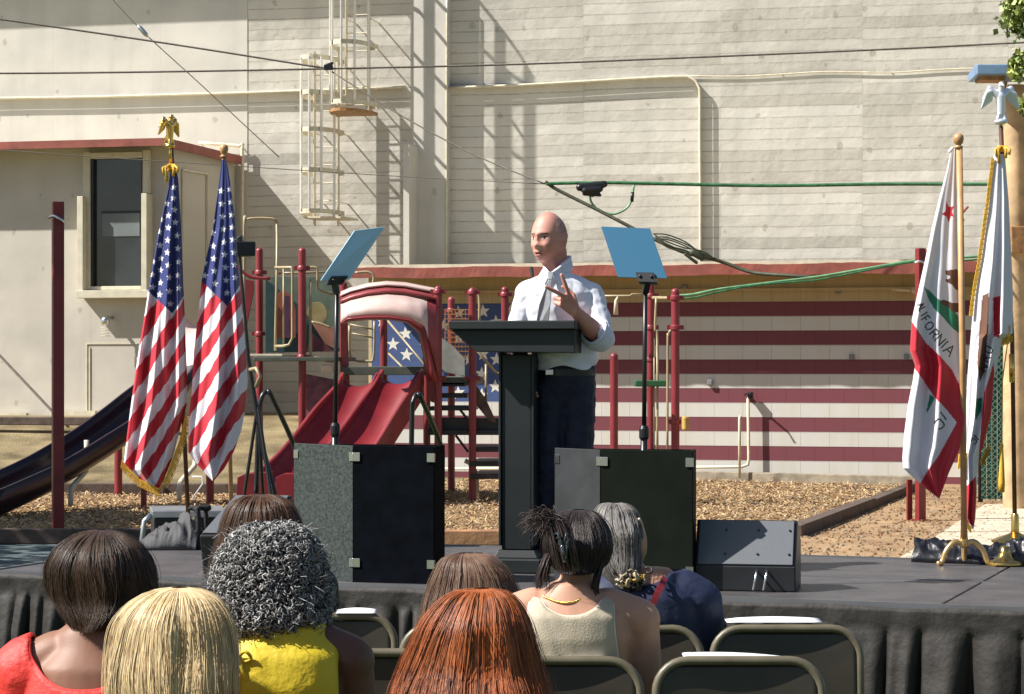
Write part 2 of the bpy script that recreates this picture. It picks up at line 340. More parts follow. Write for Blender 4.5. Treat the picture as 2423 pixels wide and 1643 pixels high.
# roof canopy above the picture: throws the shade along the top of the wall
a = bw(-330, 860, .83); b = bw(770, 860, .83); a.z = b.z = 9.4
MB().para(a, b - a, N * .81, Z3 * .3).build('roof_canopy', M['concrete'], big)
a = bw(-1300, 860, .12); b = bw(3400, 860, .12); a.z = b.z = 11.003
MB().para(a, b - a, N * .7, Z3 * .15).build('parapet_cap', M['concrete'], big)
# ledges with conduit
def conduit(name, pts_px, rad=.022, fin=.10, parent=big, stand=.10):
    pts = smoothpath([bw(x, y, stand + rad) for x, y in pts_px], 3); mb = MB()
    mb.tube(pts, rad, 8)
    for p in pts[::6]: mb.tube([p, p + N * (stand + rad)], .012, 6)
    o = mb.build(name, M['cream'], parent, smooth=True)
    if fin:
        base = [bw(x, y, 0) for x, y in pts_px]; bp = smoothpath(base, 3); m2 = MB(); vs = []
        for i, p in enumerate(bp):
            t = (bp[min(i + 1, len(bp) - 1)] - bp[max(i - 1, 0)]).normalized(); q = t.cross(N).normalized() * .006
            vs += [p - q, p - q - N * fin, p + q - N * fin, p + q]
        fs = [(i * 4 + k, i * 4 + (k + 1) % 4, (i + 1) * 4 + (k + 1) % 4, (i + 1) * 4 + k) for i in range(len(bp) - 1) for k in range(4)] + [(0, 1, 2, 3), tuple((len(bp) - 1) * 4 + k for k in (3, 2, 1, 0))]
        m2.add(vs, fs); m2.build('backing_strip', M['concrete'], o)
conduit('conduit', [(-300, 242), (0, 233), (200, 230), (395, 225), (640, 218), (960, 206)])
el = [(1062, 208), (1200, 203), (1350, 195), (1500, 186), (1615, 181), (1632, 184), (1645, 192), (1653, 206), (1656, 225), (1656, 330), (1657, 450), (1657, 690)]
conduit('conduit', el)
conduit('cable_run', [(1615, 180), (1750, 181), (1850, 176), (1960, 170), (2110, 172), (2270, 163), (2600, 158)], .012, 0, stand=.02)
conduit('cable_run', [(1058, -40), (1057, 250), (1057, 450), (1057, 640)], .016, 0, stand=.25)
conduit('downpipe', [(575, 640), (573, 500), (573, 352), (566, 346), (470, 338)], .03, 0, stand=.08)
# ladders
def ladder(pxa, pxb, y0, y1, stand, hoops, cage_r, ring=None, top=None):
    A = lambda y, off: bw(pxa, y, off); B = lambda y, off: bw(pxb, y, off)
    lad = MB()
    z_at = lambda y: bw(pxa, y, 0).z
    za, zb = z_at(y0), z_at(y1); a0 = bw(pxa, 860, stand); b0 = bw(pxb, 860, stand)
    def at(p, z): return Vector((p.x, p.y, z))
    root = None
    for i, p in enumerate((a0, b0)):
        mb = MB().para(at(p, zb) - U * .006, U * .012, -N * .11, Z3 * (za - zb))
        if i == 0: root = mb.build('ladder', M['cream'], big)
        else: mb.build('stringer', M['cream'], root)
    z = zb + .12
    while z < za: MB().tube([at(a0, z) - N * .035, at(b0, z) - N * .035], .010, 6).build('rung', M['cream'], root); z += .30
    z = zb + .4
    while z < za + .01:
        for p in (a0, b0): MB().beam(at(p, z) - N * .01, at(p, z) + N * (stand - .002), .03, .008).build('wall_bracket', M['cream'], root)
        z += 1.15
    mid = (a0 + b0) / 2; hw = (b0 - a0).length / 2; cw = max(hw, cage_r)
    def cage_pt(t, z):                                   # t 0..1 round the U from stringer to stringer
        an = PI * t; return at(mid, z) - U * cw * math.cos(an) - N * (.08 + .85 * math.sin(an) ** .8)
    zh = [z_at(h) for h in hoops]
    for z in zh:
        mb = MB(); pts = [at(a0, z)] + [cage_pt(i / 16, z) for i in range(17)] + [at(b0, z)]
        for p, q in zip(pts, pts[1:]): mb.beam(p, q, .008, .075)
        mb.build('cage_hoop', M['cream'], root)
    for t in (.14, .32, .5, .68, .86):
        MB().beam(cage_pt(t, zh[0]), cage_pt(t, zh[-1]), .012, .095, up=N).build('cage_bar', M['whitepaint'], root)
    if ring is not None:
        z = z_at(ring); mb = MB(); pl = [cage_pt(i / 12, z) - N * .06 * math.sin(PI * i / 12) for i in range(13)]
        mb.prism(pl, Z3 * .05); mb.build('platform', M['rustwood'], root)
ladder(747, 803, 133, 540, .46, [160, 240, 325, 418, 512], .32)
ladder(822, 876, -260, 275, .48, [-240, -60, 126, 262], .36, ring=285)
# little plate below the lower cage
a = bw(716, 512, 1.1); MB().para(a, bw(815, 512, 1.1) - a, N * .75, Z3 * -.03).build('cage_floor_grate', M['cream'], big)

# ------------------------------------------------------------------ lean-to on the left, with window
LC = P(405, 860, 36.9); LC.z = 0
lean = thing('lean_to_building', 'low beige annex at the left with red roof edge and one tall dark window', 'building', tuple(LC))
def lw(px, py, off=0.0): return on_plane(px, py, LC, N, off)
zl = 5.12
MB().para(LC - U * 9 + Z3 * -.3, U * 9, N * 2.86, Z3 * (zl + .3)).build('wall', M['low_plaster'], lean)
# roof slab with overhang
MB().para(LC - U * 9.3 - N * .52 + Z3 * (zl + .003), U * (9.3 + .12), N * 3.3, Z3 * .05).build('roof', M['cream'], lean)
fa = MB().para(LC - U * 9.3 - N * .55 + Z3 * (zl - .045), U * 9.45, N * .027, Z3 * .12)
fa.para(LC + U * .123 - N * .52 + Z3 * (zl - .07), U * .027, N * 3.3, Z3 * .145); fa.build('fascia', M['fascia'], lean)
wf = MB()
def wbox(mb, x0, y0, x1, y1, off, thick, ref=lw):         # frame piece between two photo points, standing off the wall
    a = ref(x0, y1, off); b = ref(x1, y1, off); c = ref(x0, y0, off)
    mb.para(a, Vector((b.x - a.x, b.y - a.y, 0)), N * thick, Z3 * (c.z - a.z))
for x0, y0, x1, y1, o, th in ((182, 465, 196, 702, .26, .255), (334, 458, 347, 702, .26, .255), (180, 688, 352, 706, .28, .275), (196, 360, 212, 687, .14, .137), (338, 355, 350, 457, .14, .137), (212, 362, 337, 376, .13, .128), (212, 678, 333, 687, .13, .128)):
    wbox(wf, x0, y0, x1, y1, o, th)
wfr = wf.build('window', M['trim'], lean, bevel=.006)
pn = MB(); wbox(pn, 222, 377, 334, 677, .03, .026); pn.build('pane', M['glass_dark'], wfr)
pi = MB(); wbox(pi, 213, 377, 221, 677, .10, .098); wbox(pi, 240, 500, 332, 505, .05, .018); pi.build('sash', M['black_metal'], wfr)
bl = MB(); wbox(bl, 242, 506, 330, 560, .042, .010); bl.build('blind', mk('pale_blind', (.16, .18, .18), .6, scale=3), wfr)
# side recess panel and door seams
def side(px, py, off=.0): return on_plane(px, py, LC + U * off, U)
sp = MB(); q = [side(432, 402, .02), side(490, 412, .02), side(490, 700, .02), side(432, 700, .02)]
for i in range(3):
    if i == 2: break
    sp.beam(q[i], q[i + 1], .03, .03)
sp.beam(q[3], q[0], .03, .03); sp.build('panel_trim', M['trim'], lean)
dr = MB()
for x0, y0, x1, y1 in ((203, 815, 206, 985), (203, 812, 325, 815), (210, 822, 213, 985)): wbox(dr, x0, y0, x1, y1, .015, .012)
dr.build('access_hatch', M['trim'], lean)
lp = lw(266, 752, .0); lm = MB().tube([lp + N * .01, lp - N * .2, lp - N * .26 - Z3 * .03], .03, 10); lm.lathe(lp - N * .27 - Z3 * .13, [(.05, 0), (.07, .04), (.07, .1), (.04, .14)], 14)
wl = lm.build('wall_lamp', M['chrome'], lean, smooth=True)
cg = MB()
for i in range(4): cg.tube(arc(lp - N * .27 - Z3 * (.16 + i * .045), (.07, 0, 0), (0, .07, 0), 0, 2 * PI, 12), .005, 5)
cg.build('lamp_cage', M['cream'], wl)
# low plinth / footing blocks under the wall
for i in range(9): MB().para(LC - U * (9 - i * 1.0) - N * .12 + Z3 * .45, U * (.55 + .2 * (i % 2)), N * .10, Z3 * (.42 + .04 * (i % 3))).build('footing_block', M['cream'], lean)

# ------------------------------------------------------------------ mural building
MW = P(1800, 860, 32.7); MW.z = 0
def mw(px, py, off=0.0): return on_plane(px, py, MW, N, off)
mur = thing('mural_building', 'low block building with a big painted stars and stripes flag and red roof edge', 'building', tuple(MW))
ml = mw(872, 860); ml.z = 0; mr_ = mw(3100, 860); mr_.z = 0; WL = (mr_ - ml).length
MB().para(ml + Z3 * -.3, U * WL, N * 3.9, Z3 * 3.33).build('wall', M['mur_wall'], mur)
MB().para(ml - U * .15 - N * .65 + Z3 * 3.033, U * (WL + .3), N * 4.5, Z3 * .05).build('roof', M['cream'], mur)
fa = MB(); n = 160; vs = []
for i in range(n + 1):                                   # wavy old fascia board
    p = ml + U * (-.15 + (WL + .3) * i / n) + Z3 * (2.89 + .008 * math.sin(i * .31) + .008 * noise.noise(Vector((i * .5, 0, 0))))
    w_ = .012 * noise.noise(Vector((i * .35, 7, 0))); a_ = p - N * (.652 + .025); vs += [a_ - N * w_, a_ + Z3 * .15, p - N * .652 + Z3 * .15, p - N * .652]
fa.add(vs, [(i * 4 + k, i * 4 + 4 + k, i * 4 + 4 + (k + 1) % 4, i * 4 + (k + 1) % 4) for i in range(n) for k in range(4)] + [(0, 1, 2, 3), (n * 4 + 3, n * 4 + 2, n * 4 + 1, n * 4)])
fa.build('fascia', M['fascia'], mur)
MB().para(ml - U * .1 - N * .06 + Z3 * 2.68, U * (WL + .1), N * .055, Z3 * .045).build('ledge', M['mur_wall'], mur)
# painted flag (thin paint film standing 3-6 mm proud)
fl = lambda x: (mw(x, 860) - mw(872, 860)).length; sx0 = fl(880); sx1 = fl(2316); cxr = fl(1208); top = 2.535; rh = .203
mu = MB()
for i in range(13):
    z1 = top - rh * i; z0 = max(z1 - rh + .0015, -.1); x0 = sx0 if i >= 7 else cxr + .002
    mu.para(ml + U * x0 - N * .004 + Z3 * z0, U * (sx1 - x0), N * .003, Z3 * (z1 - z0), i % 2)
mu.para(ml + U * sx0 - N * .004 + Z3 * (top - 7 * rh + .001), U * (cxr - sx0), N * .003, Z3 * 7 * rh, 2)
def star5(c, r, ax, ay, k=.4, rot=0, n=5):
    return [c + (ax * math.sin(rot + PI * i / n) + ay * math.cos(rot + PI * i / n)) * (r if i % 2 == 0 else r * k) for i in range(2 * n)]
for (x, y) in [(1143, 737), (1208, 735), (1085, 740), (1030, 742), (1174, 762), (1115, 768), (1050, 770), (960, 790), (992, 742), (1143, 800), (1085, 800), (1008, 820), (1205, 800), (962, 840), (930, 815), (1143, 838), (1175, 851), (1110, 850), (1053, 850), (1139, 885), (1172, 915), (1205, 880), (1139, 935), (1085, 930), (1085, 885), (1030, 890), (1000, 930), (945, 930), (905, 880), (905, 760)]:
    c = mw(x, y, 0.0045); mu.prism(star5(c, .105, U, Z3, .42, .1 * math.sin(x)), -N * .002, 3)
mu.build('mural', [M['mur_maroon'], M['mur_white'], M['mur_blue'], M['starwhite']], mur)
# white pipe low on the wall, upright rail, small fittings
pp = MB().tube([mw(1560, 1107, .12), mw(1755, 1105, .12), mw(1770, 1100, .12), mw(1772, 1085, .12), mw(1770, 945, .12), mw(1774, 938, .02)], .022, 10)
pp.tube([mw(1000, 1110, .12), mw(1560, 1107, .12)], .022, 10); pp.build('drain_pipe', M['cream'], mur, smooth=True)
MB().tube([mw(1750, 1132, .45), mw(1750, 990, .45), mw(1752, 985, .42)], .02, 8).build('standpipe', M['cream'], mur, smooth=True)
hr = MB().tube([mw(1762, 934, .03), mw(1778, 930, .25), mw(1775, 935, .3)], .014, 8); hr.box(mw(1776, 936, .1), (.07, .07, .09), -AB); hr.build('tap', M['black_metal'], mur)
for x, y, nm in ((1983, 688, 'vent_cover'), (1680, 905, 'socket_box'), (2015, 845, 'bolt_plate'), (2145, 845, 'bolt_plate'), (1620, 680, 'socket_box')):
    MB().box(mw(x, y, .03), (.07, .055, .08), -AB).build(nm, mk(nm + '_grey', (.2, .2, .21), .5), mur, bevel=.01)
lf = MB().tube([mw(2110, 684, .03), mw(2125, 686, .16), mw(2155, 688, .2)], .02, 8); lf.lathe(mw(2157, 688, .2), [(.03, 0), (.05, .04), (.02, .1)], 12, axis=U); lf.build('flood_lamp', M['cream'], mur)

# ------------------------------------------------------------------ ground
def sstep(a, b, x):
    x = min(1, max(0, (x - a) / (b - a))); return x * x * (3 - 2 * x)
def gz(x, y):
    return .82 * sstep(29.0, 36.2, y + x * .1) * sstep(-.9, -2.6, x) * (1 if y < 45 else 1)
def ground_mat(name, cols, scale, bump, bscale, rough=.95):
    m = mk(name, cols[0], rough, col2=cols[1], scale=scale, bump=bump, bscale=bscale, dist=.03, spec=.2); return m
M['dirt'] = ground_mat('dry_dirt', ((.24, .15, .085), (.40, .27, .15)), 2.2, .7, 18)
M['mulch'] = ground_mat('wood_chip_mulch', ((.15, .09, .045), (.40, .26, .13)), 16, 1.0, 34)
M['bank'] = ground_mat('dry_grass_bank', ((.11, .085, .045), (.30, .235, .13)), 1.6, .7, 30)
M['path'] = ground_mat('pale_concrete_path', ((.46, .40, .30), (.58, .50, .38)), 3, .2, 60)
M['pad'] = ground_mat('blue_grey_asphalt', ((.075, .10, .105), (.12, .15, .15)), 5, .4, 120)
M['turf'] = ground_mat('mown_grass', ((.045, .075, .02), (.10, .14, .045)), 4, .9, 60)
g = MB().grid(lambda u, v: Vector((-60 + 120 * u, -20 + 140 * v, gz(-60 + 120 * u, -20 + 140 * v) - .02)), 240, 280)
o = g.build('ground', M['turf'], smooth=True); tag(o, 'ground around the stage and under the chairs', 'ground', kind='structure')
def sheet(name, poly_px, mat, z, label):                # flat sheet whose corners are ground points
    mb = MB(); mb.prism([Vector((G(x, y).x, G(x, y).y, z - .03)) for x, y in poly_px], (0, 0, .03)); o = mb.build(name, mat)
    return tag(o, label, name.replace('_', ' '), kind='structure')
# mulch follows the bank
def mulchpt(u, v):
    x = -9 + 18 * u; y = 21.6 + 14 * v; return Vector((x, y, gz(x, y) + .006 + .018 * noise.noise(Vector((x * 2, y * 2, 0)))))
mm = MB(); nu, nv = 180, 140
mm.grid(mulchpt, nu, nv)
LA, LB = G(1880, 1270), G(2184, 1154)
def right_of(x, y): return (LB.x - LA.x) * (y - LA.y) - (LB.y - LA.y) * (x - LA.x) < 0
def mfilter():
    keep = []
    for f in mm.f:
        c = sum((mm.v[i] for i in f), Vector()) / 4
        bankf = c.y > 29.6 + .05 * math.sin(c.x * 3) and c.x < -1.0
        if right_of(c.x, c.y) or bankf or c.y > 32.9 - (c.x - 3.4) * .25 + .5 : continue
        keep.append(f)
    mm.f = keep; mm.m = [0] * len(keep)
mfilter(); o = mm.build('mulch_bed', M['mulch'], smooth=True); tag(o, 'tan wood chip surface under the playground', 'mulch bed', kind='structure')
bk = MB().grid(lambda u, v: Vector((-16 + 15.3 * u, 29.3 + 10 * v, gz(-16 + 15.3 * u, 29.3 + 10 * v) + .012)), 80, 50); o = bk.build('grass_bank', M['bank'], smooth=True)
tag(o, 'dry grassy bank below the annex wall', 'bank', kind='structure')
dp = MB(); dp.prism([Vector((LA.x - 1.5, 15.5, -.012)), Vector((12, 15.5, -.012)), Vector((12, 33.5, -.012)), Vector((LB.x - .2, LB.y + 2, -.012)), Vector((LB.x, LB.y, -.012)), Vector((LA.x, LA.y, -.012))], (0, 0, .014)); o = dp.build('dirt_patch', M['dirt'])
tag(o, 'bare dry dirt right of the timber edging', 'dirt', kind='structure')
pth = MB()
for i, (a, b) in enumerate((((2118, 1330), (2230, 1262)), ((2232, 1261), (2330, 1196)))):
    A, B = G(*a), G(*b); pth.prism([Vector((A.x, A.y, .003)), Vector((A.x + 7, A.y, .003)), Vector((B.x + 6.3, B.y - .02, .003)), Vector((B.x, B.y - .02, .003))], (0, 0, .012))
o = pth.build('path', M['path']); tag(o, 'pale concrete path at the right', 'path', kind='structure')
pd = MB().prism([Vector((-14, 13, -.01)), Vector((-1.9, 13, -.01)), Vector((-1.9, 21.4, -.01)), Vector((-14, 21.4, -.01))], (0, 0, .014)); o = pd.build('asphalt_pad', M['pad']); tag(o, 'blue grey asphalt left of the stage', 'pavement', kind='structure')
# loose chips
rnd = random.Random(3); ch = MB()
cmats = [mk('chip_pale', (.50, .35, .18), .8, var=.2), mk('chip_brown', (.24, .13, .06), .8, var=.2), mk('chip_grey', (.34, .26, .17), .8, var=.2)]
cnt = 0
while cnt < 32000:
    x = rnd.uniform(-8.5, 6.8); y = 21.6 + 11 * rnd.random() ** 1.2
    if right_of(x, y) or y > 32.9 - (x - 3.4) * .25 + .3 or (y > 29.5 and x < -1): continue
    if abs(x) > y * .235: continue
    z = gz(x, y) + .022; L_ = rnd.uniform(.02, .065); w = rnd.uniform(.006, .016); an = rnd.uniform(0, PI); ti = rnd.gauss(0, .35)
    d = Vector((math.cos(an) * math.cos(ti), math.sin(an) * math.cos(ti), math.sin(ti))) * L_; s_ = Vector((-math.sin(an), math.cos(an), rnd.gauss(0, .5))).normalized() * w
    p = Vector((x, y, z + rnd.uniform(0, .02))); up = Vector((0, 0, .006))
    ch.add([p, p + d, p + d + s_, p + s_, p + up, p + d + up, p + d + s_ + up, p + s_ + up], [(4, 5, 6, 7), (0, 1, 5, 4), (1, 2, 6, 5), (2, 3, 7, 6), (3, 0, 4, 7)], rnd.choice((0, 0, 1, 2))); cnt += 1
o = ch.build('wood_chips', cmats); tag(o, 'loose wood chips covering the playground floor', 'wood chips', kind='stuff')
# dead leaves and twigs on the dirt
lt = MB(); cnt = 0
while cnt < 2600:
    x = rnd.uniform(1.6, 7.5); y = rnd.uniform(19, 31)
    if not right_of(x, y) or abs(x) > y * .235: continue
    L_ = rnd.uniform(.01, .05); an = rnd.uniform(0, PI); p = Vector((x, y, .006)); d = Vector((math.cos(an), math.sin(an), 0)) * L_; s_ = Vector((-math.sin(an), math.cos(an), 0)) * L_ * .5
    lt.prism([p, p + d * .5 - s_ * .6, p + d, p + d * .5 + s_ * .6], (0, 0, .012 * rnd.random() + .004), rnd.choice((0, 1))); cnt += 1
o = lt.build('leaf_litter', [cmats[1], cmats[2]]); tag(o, 'small leaves and twigs scattered over the bare dirt', 'leaf litter', kind='stuff')
# timber edging
M['timber'] = mk('grey_weathered_timber', (.26, .22, .16), .85, var=.3, scale=6, bump=.5, bscale=25)
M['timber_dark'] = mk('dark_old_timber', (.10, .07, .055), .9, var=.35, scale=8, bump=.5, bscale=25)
M['timber_brown'] = mk('brown_sleeper', (.36, .18, .09), .85, var=.3, scale=6, bump=.5, bscale=25)
def timber(p, q, w, h, mat, label, z=0):
    p, q = Vector(p), Vector(q); p.z = q.z = z + h / 2; o = MB().beam(p, q, w, h).build('timber_edging', mat, bevel=.012, loc=((p + q) / 2 - Z3 * (h / 2))); 
    return tag(o, label, 'timber edging')
timber(G(1650, 1140), LB + Vector((.05, 0, 0)), .14, .15, M['timber'], 'long grey timber beam lying along the foot of the flag mural')
timber(G(1880, 1272), (LA + LB) / 2, .15, .12, M['timber_dark'], 'dark timber edging running diagonally nearest the monitor speaker')
timber((LA + LB) / 2 + (LB - LA) * .004, LB - Vector((.15, .3, 0)), .14, .10, M['timber_dark'], 'dark timber edging running diagonally up to the mural wall')
timber((-1.4, 21.35, 0), (2.4, 21.35, 0), .15, .14, M['timber_brown'], 'brown sleeper edging the wood chips behind the lectern')
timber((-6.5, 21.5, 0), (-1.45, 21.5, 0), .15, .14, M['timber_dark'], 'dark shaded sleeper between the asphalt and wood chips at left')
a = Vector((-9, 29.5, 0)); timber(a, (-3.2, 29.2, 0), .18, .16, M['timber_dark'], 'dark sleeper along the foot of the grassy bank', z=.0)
timber((-8.6, 34.9, 0), (-5.0, 34.3, 0), .22, .12, M['timber_dark'], 'old dark plank lying high on the grassy bank', z=.75)
# ------------------------------------------------------------------ stage
SF = P(0, 860, 11.96); SF.z = 0; SE = P(2423, 860, 10.15); SE.z = 0
SU = (SE - SF).normalized(); SN = Vector((-SU.y, SU.x, 0)); SZ = .6
S0 = SF - SU * .05; SLen = 7.4; SDep = 2.36; SA = math.atan2(SU.y, SU.x)
def sp_(a, b, z=SZ): return S0 + SU * a + SN * b + Z3 * z          # stage coordinates
def on_stage(px, py): return G(px, py, SZ)
M['deck'] = mk('dark_stage_deck', (.075, .07, .073), .45, var=.22, scale=5, bump=.25, bscale=90, dist=.004)
stage = thing('stage', 'low portable stage with grey deck and pleated black skirt', 'stage', tuple(S0))
w = 1.22
for i in range(6):
    MB().para(sp_(i * w + .006, .006, SZ - .05), SU * (w - .012), SN * (SDep / 2 - .012), Z3 * .05).build('deck_panel', M['deck'], stage, bevel=.004)
    MB().para(sp_(i * w + .006, SDep / 2 + .006, SZ - .05), SU * (w - .012), SN * (SDep / 2 - .012), Z3 * .05).build('deck_panel', M['deck'], stage, bevel=.004)
ed = MB().para(sp_(-.012, -.016, SZ - .075), SU * (6 * w + .03), SN * .014, Z3 * .082); ed.para(sp_(-.012, .0, SZ - .075), SU * .014, SN * SDep, Z3 * .082); ed.para(sp_(-.012, SDep + .002, SZ - .075), SU * (6 * w + .03), SN * .014, Z3 * .082)
ed.para(sp_(.006, SDep / 2 - .005, SZ - .045), SU * (6 * w), SN * .010, Z3 * .048); ed.build('edge_trim', mk('dull_grey_edge', (.16, .16, .17), .5, metal=.5), stage)
for i in range(0, 7, 2):
    for b in (.12, SDep - .12): MB().tube([sp_(min(i * w + .1, 6 * w - .1), b, 0), sp_(min(i * w + .1, 6 * w - .1), b, SZ - .051)], .025, 10).build('leg', M['alu'], stage)
def skirt(length, at_, inward, seed, name):
    rn = random.Random(seed); folds = []; a = 0
    while a < length: wd = rn.choice((.07, .12, .16, .20)) * rn.uniform(.85, 1.15); folds.append((a, wd, rn.uniform(.7, 1.25), rn.uniform(-.03, .03))); a += wd
    def prof(x, t):                                       # box pleats: flat face, sharp tuck; opens towards the hem
        for a, wd, k, sk in folds:
            if a <= x < a + wd or (a, wd, k, sk) == folds[-1]:
                s = (x - a - sk * t) / wd; s = min(1, max(0, s)); tuck = (.012 + .10 * t) * k
                e = abs(s - .5) * 2; return tuck * (1 - e ** 4) + .014 * t * math.sin(s * 9 + a * 7)
        return 0
    def fn(u, v):
        x = u * length; t = max(0, (v - .16) / .84); d = prof(x, t ** .6) if v > .16 else .012 + .004 * math.sin(x * 40) * (v / .16)
        d += .008 * noise.noise(Vector((x * 6, v * 5, seed)))
        return at_(x, -.018 - d - (.006 if v <= .16 else 0), (SZ - .012) * (1 - v) + .005 * math.sin(x * 9) * (1 if v < .02 else 0))
    mb = MB().grid(fn, int(length * 110), 26); o = mb.build(name, M['skirt'], stage, smooth=True)
    s = o.modifiers.new('s', 'SOLIDIFY'); s.thickness = .003
skirt(6 * w, lambda x, d, z: sp_(x, d, z), 1, 5, 'skirt')
skirt(SDep, lambda x, d, z: sp_(d, SDep - x, z), 1, 9, 'side_skirt')

# ------------------------------------------------------------------ lectern
pc = on_stage(1229, 1352); PR = Matrix.Rotation(SA + .18, 3, 'Z'); PX, PY = PR @ Vector((1, 0, 0)), PR @ Vector((0, 1, 0))
M['lectern'] = mk('dark_green_black_lectern', (.011, .015, .016), .55, var=.2, bump=.3, bscale=260, dist=.003)
pod = thing('lectern', 'black lectern with wide flat top on a single square column', 'lectern', tuple(pc))
def pl_(x, y, z): return pc + PX * x + PY * y + Z3 * z
MB().para(pl_(-.135, -.15, .0), PX * .27, PY * .32, Z3 * .075).build('base', M['lectern'], pod, bevel=.008)
fo = MB(); q0 = [(-.115, -.115), (.115, -.115), (.115, .13), (-.115, .13)]; q1 = [(-.095, -.098), (.095, -.098), (.095, .10), (-.095, .10)]
fo.add([pl_(x, y, .076) for x, y in q0] + [pl_(x, y, .115) for x, y in q1], [(3, 2, 1, 0), (4, 5, 6, 7), (0, 1, 5, 4), (1, 2, 6, 5), (2, 3, 7, 6), (3, 0, 4, 7)]); fo.build('foot_plinth', M['lectern'], pod, bevel=.004)
cb = MB().para(pl_(-.078, -.085, .116), PX * .156, PY * .17, Z3 * 1.0); cb.build('column', M['lectern'], pod, bevel=.006)
tr = MB()
for x in (-.092, .079): tr.para(pl_(x, -.095, .137), PX * .013, PY * .19, Z3 * 1.02)
tr.build('column_trim', M['lectern'], pod, bevel=.003)
tp = MB()                                                # tray box with a swept left end
za, zb, zc = 1.155, 1.222, 1.280
poly = [(-.318, 1.240), (-.19, 1.128), (.318, 1.122), (.318, 1.240)]
tp.prism([pl_(x, -.20, z) for x, z in poly], PY * .40); tp.build('tray_underside', M['lectern'], pod, bevel=.004)
to = MB(); hi2 = [(-.325, -.232), (.325, -.232), (.325, .26), (-.325, .26)]
to.add([pl_(x, y, zb + .019) for x, y in hi2] + [pl_(x, y, zc + .006 - (.012 if y > 0 else 0)) for x, y in hi2], [(3, 2, 1, 0), (4, 5, 6, 7), (0, 1, 5, 4), (1, 2, 6, 5), (2, 3, 7, 6), (3, 0, 4, 7)])
to.build('top', M['lectern'], pod, bevel=.005)
d0 = pc.y
mpts = smoothpath([P(1292, 764, d0 + .02), P(1286, 735, d0 + .03), P(1272, 690, d0 + .06), P(1260, 652, d0 + .1)], 5)
mi = MB().tube(mpts, .0035, 8).build('microphone', M['black_metal'], pod, smooth=True)
MB().cap(P(1260, 652, d0 + .1), P(1257, 636, d0 + .12), .009, .011).build('microphone_head', M['black_cloth'], mi, smooth=True)

# ------------------------------------------------------------------ teleprompters and their boxes
M['board_black'] = mk('black_painted_board', (.0035, .0045, .007), .7, var=.3, scale=12, bump=.1, bscale=40, dist=.003, spec=.03)
def scuffed():
    m = mk('sunlit_scuffed_board', (.012, .017, .017), .5, col2=(.05, .062, .056), scale=60, bump=.5, bscale=80, dist=.006); return m  # scuffs plus painted sunlight: lighter than the front panel
M['scuff_lit'] = scuffed()
M['board_sunlit'] = mk('sunlit_grey_board', (.026, .028, .031), .55, var=.25, scale=9, bump=.2, bscale=40, dist=.003)  # sunlight on this side painted in as a lighter grey
def box_cover(corner, left, right, h, mats, label):
    """folding screen: flat front, sides swept back; the three arguments are base points (px, depth)"""
    at_ = lambda q_: Vector(((q_[0] - CX) / F * q_[1], q_[1], SZ))
    c, l, e = at_(corner), at_(left), at_(right); r = (e - c).normalized(); bk = Vector((-r.y, r.x, 0)); dl = l - c; el = e - r * .03 + bk * dl.dot(bk)
    t = thing('screen_box', label, 'box', tuple(c), 'box screens hiding the prompter bases'); th = .014
    def pan(a, b, name, mat, hh=h):
        d = (b - a).normalized(); inn = Vector((-d.y, d.x, 0)); a2 = a + d * .002; b2 = b - d * .002
        return MB().prism([a2, b2, b2 + inn * th - d * .008, a2 + inn * th + d * .008], Z3 * hh).build(name, mat, t, bevel=.0015)
    pan(c, e, 'front_panel', mats[1]); pan(l, c, 'side_panel', mats[0]); pan(e, el, 'side_panel', mats[1])
    MB().prism([l + bk * .002, l + bk * .014, el + bk * .014, el + bk * .002], Z3 * (h - .002)).build('back_panel', mats[1], t)
    q4 = [p + (sum((c, e, el, l), Vector()) / 4 - p) * .06 + Z3 * (h - .03) for p in (c, e, el, l)]
    MB().prism(q4, Z3 * .01).build('lid', M['board_black'], t)
    for p, da, db in ((c, r, dl.normalized()), (e, -r, (el - e).normalized()), (l, -dl.normalized(), None)):
        for z in (.075, h - .075):
            mb = MB(); o_ = Vector((0, -.004, 0)); mb.prism([p + o_ + Z3 * z, p + o_ + da * .036 + Z3 * z, p + o_ + da * .036 + Z3 * (z + .042), p + o_ + Z3 * (z + .042)], (0, -.003, 0))
            if db is not None: mb.prism([p + o_ * 1.2 + Z3 * z, p + o_ * 1.2 + db * .03 + Z3 * z, p + o_ * 1.2 + db * .03 + Z3 * (z + .042), p + o_ * 1.2 + Z3 * (z + .042)], (0, -.003, 0))
            mb.build('corner_clip', M['chrome'], t, bevel=.001)
    return (c + e + l + el) / 4
b1 = box_cover((835, 11.36), (695, 11.72), (1027, 11.25), .667, (M['scuff_lit'], M['board_black']), 'black box screen left of the lectern with a scuffed speckled left side painted as sunlit')
b2 = box_cover((1420, 11.0), (1312, 11.28), (1640, 10.88), .66, (M['board_sunlit'], mk('dark_green_black_board', (.009, .012, .009), .7, var=.2, spec=.06)), 'black box screen right of the lectern with a plain left side painted sunlit grey')
def glass_mat(name, c):  # sky reflection painted as a flat blue base colour
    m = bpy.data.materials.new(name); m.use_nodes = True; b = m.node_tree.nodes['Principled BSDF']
    b.inputs['Base Color'].default_value = (*c, 1); b.inputs['Roughness'].default_value = .3; b.inputs['Metallic'].default_value = .0; b.inputs['Specular IOR Level'].default_value = .3; return m
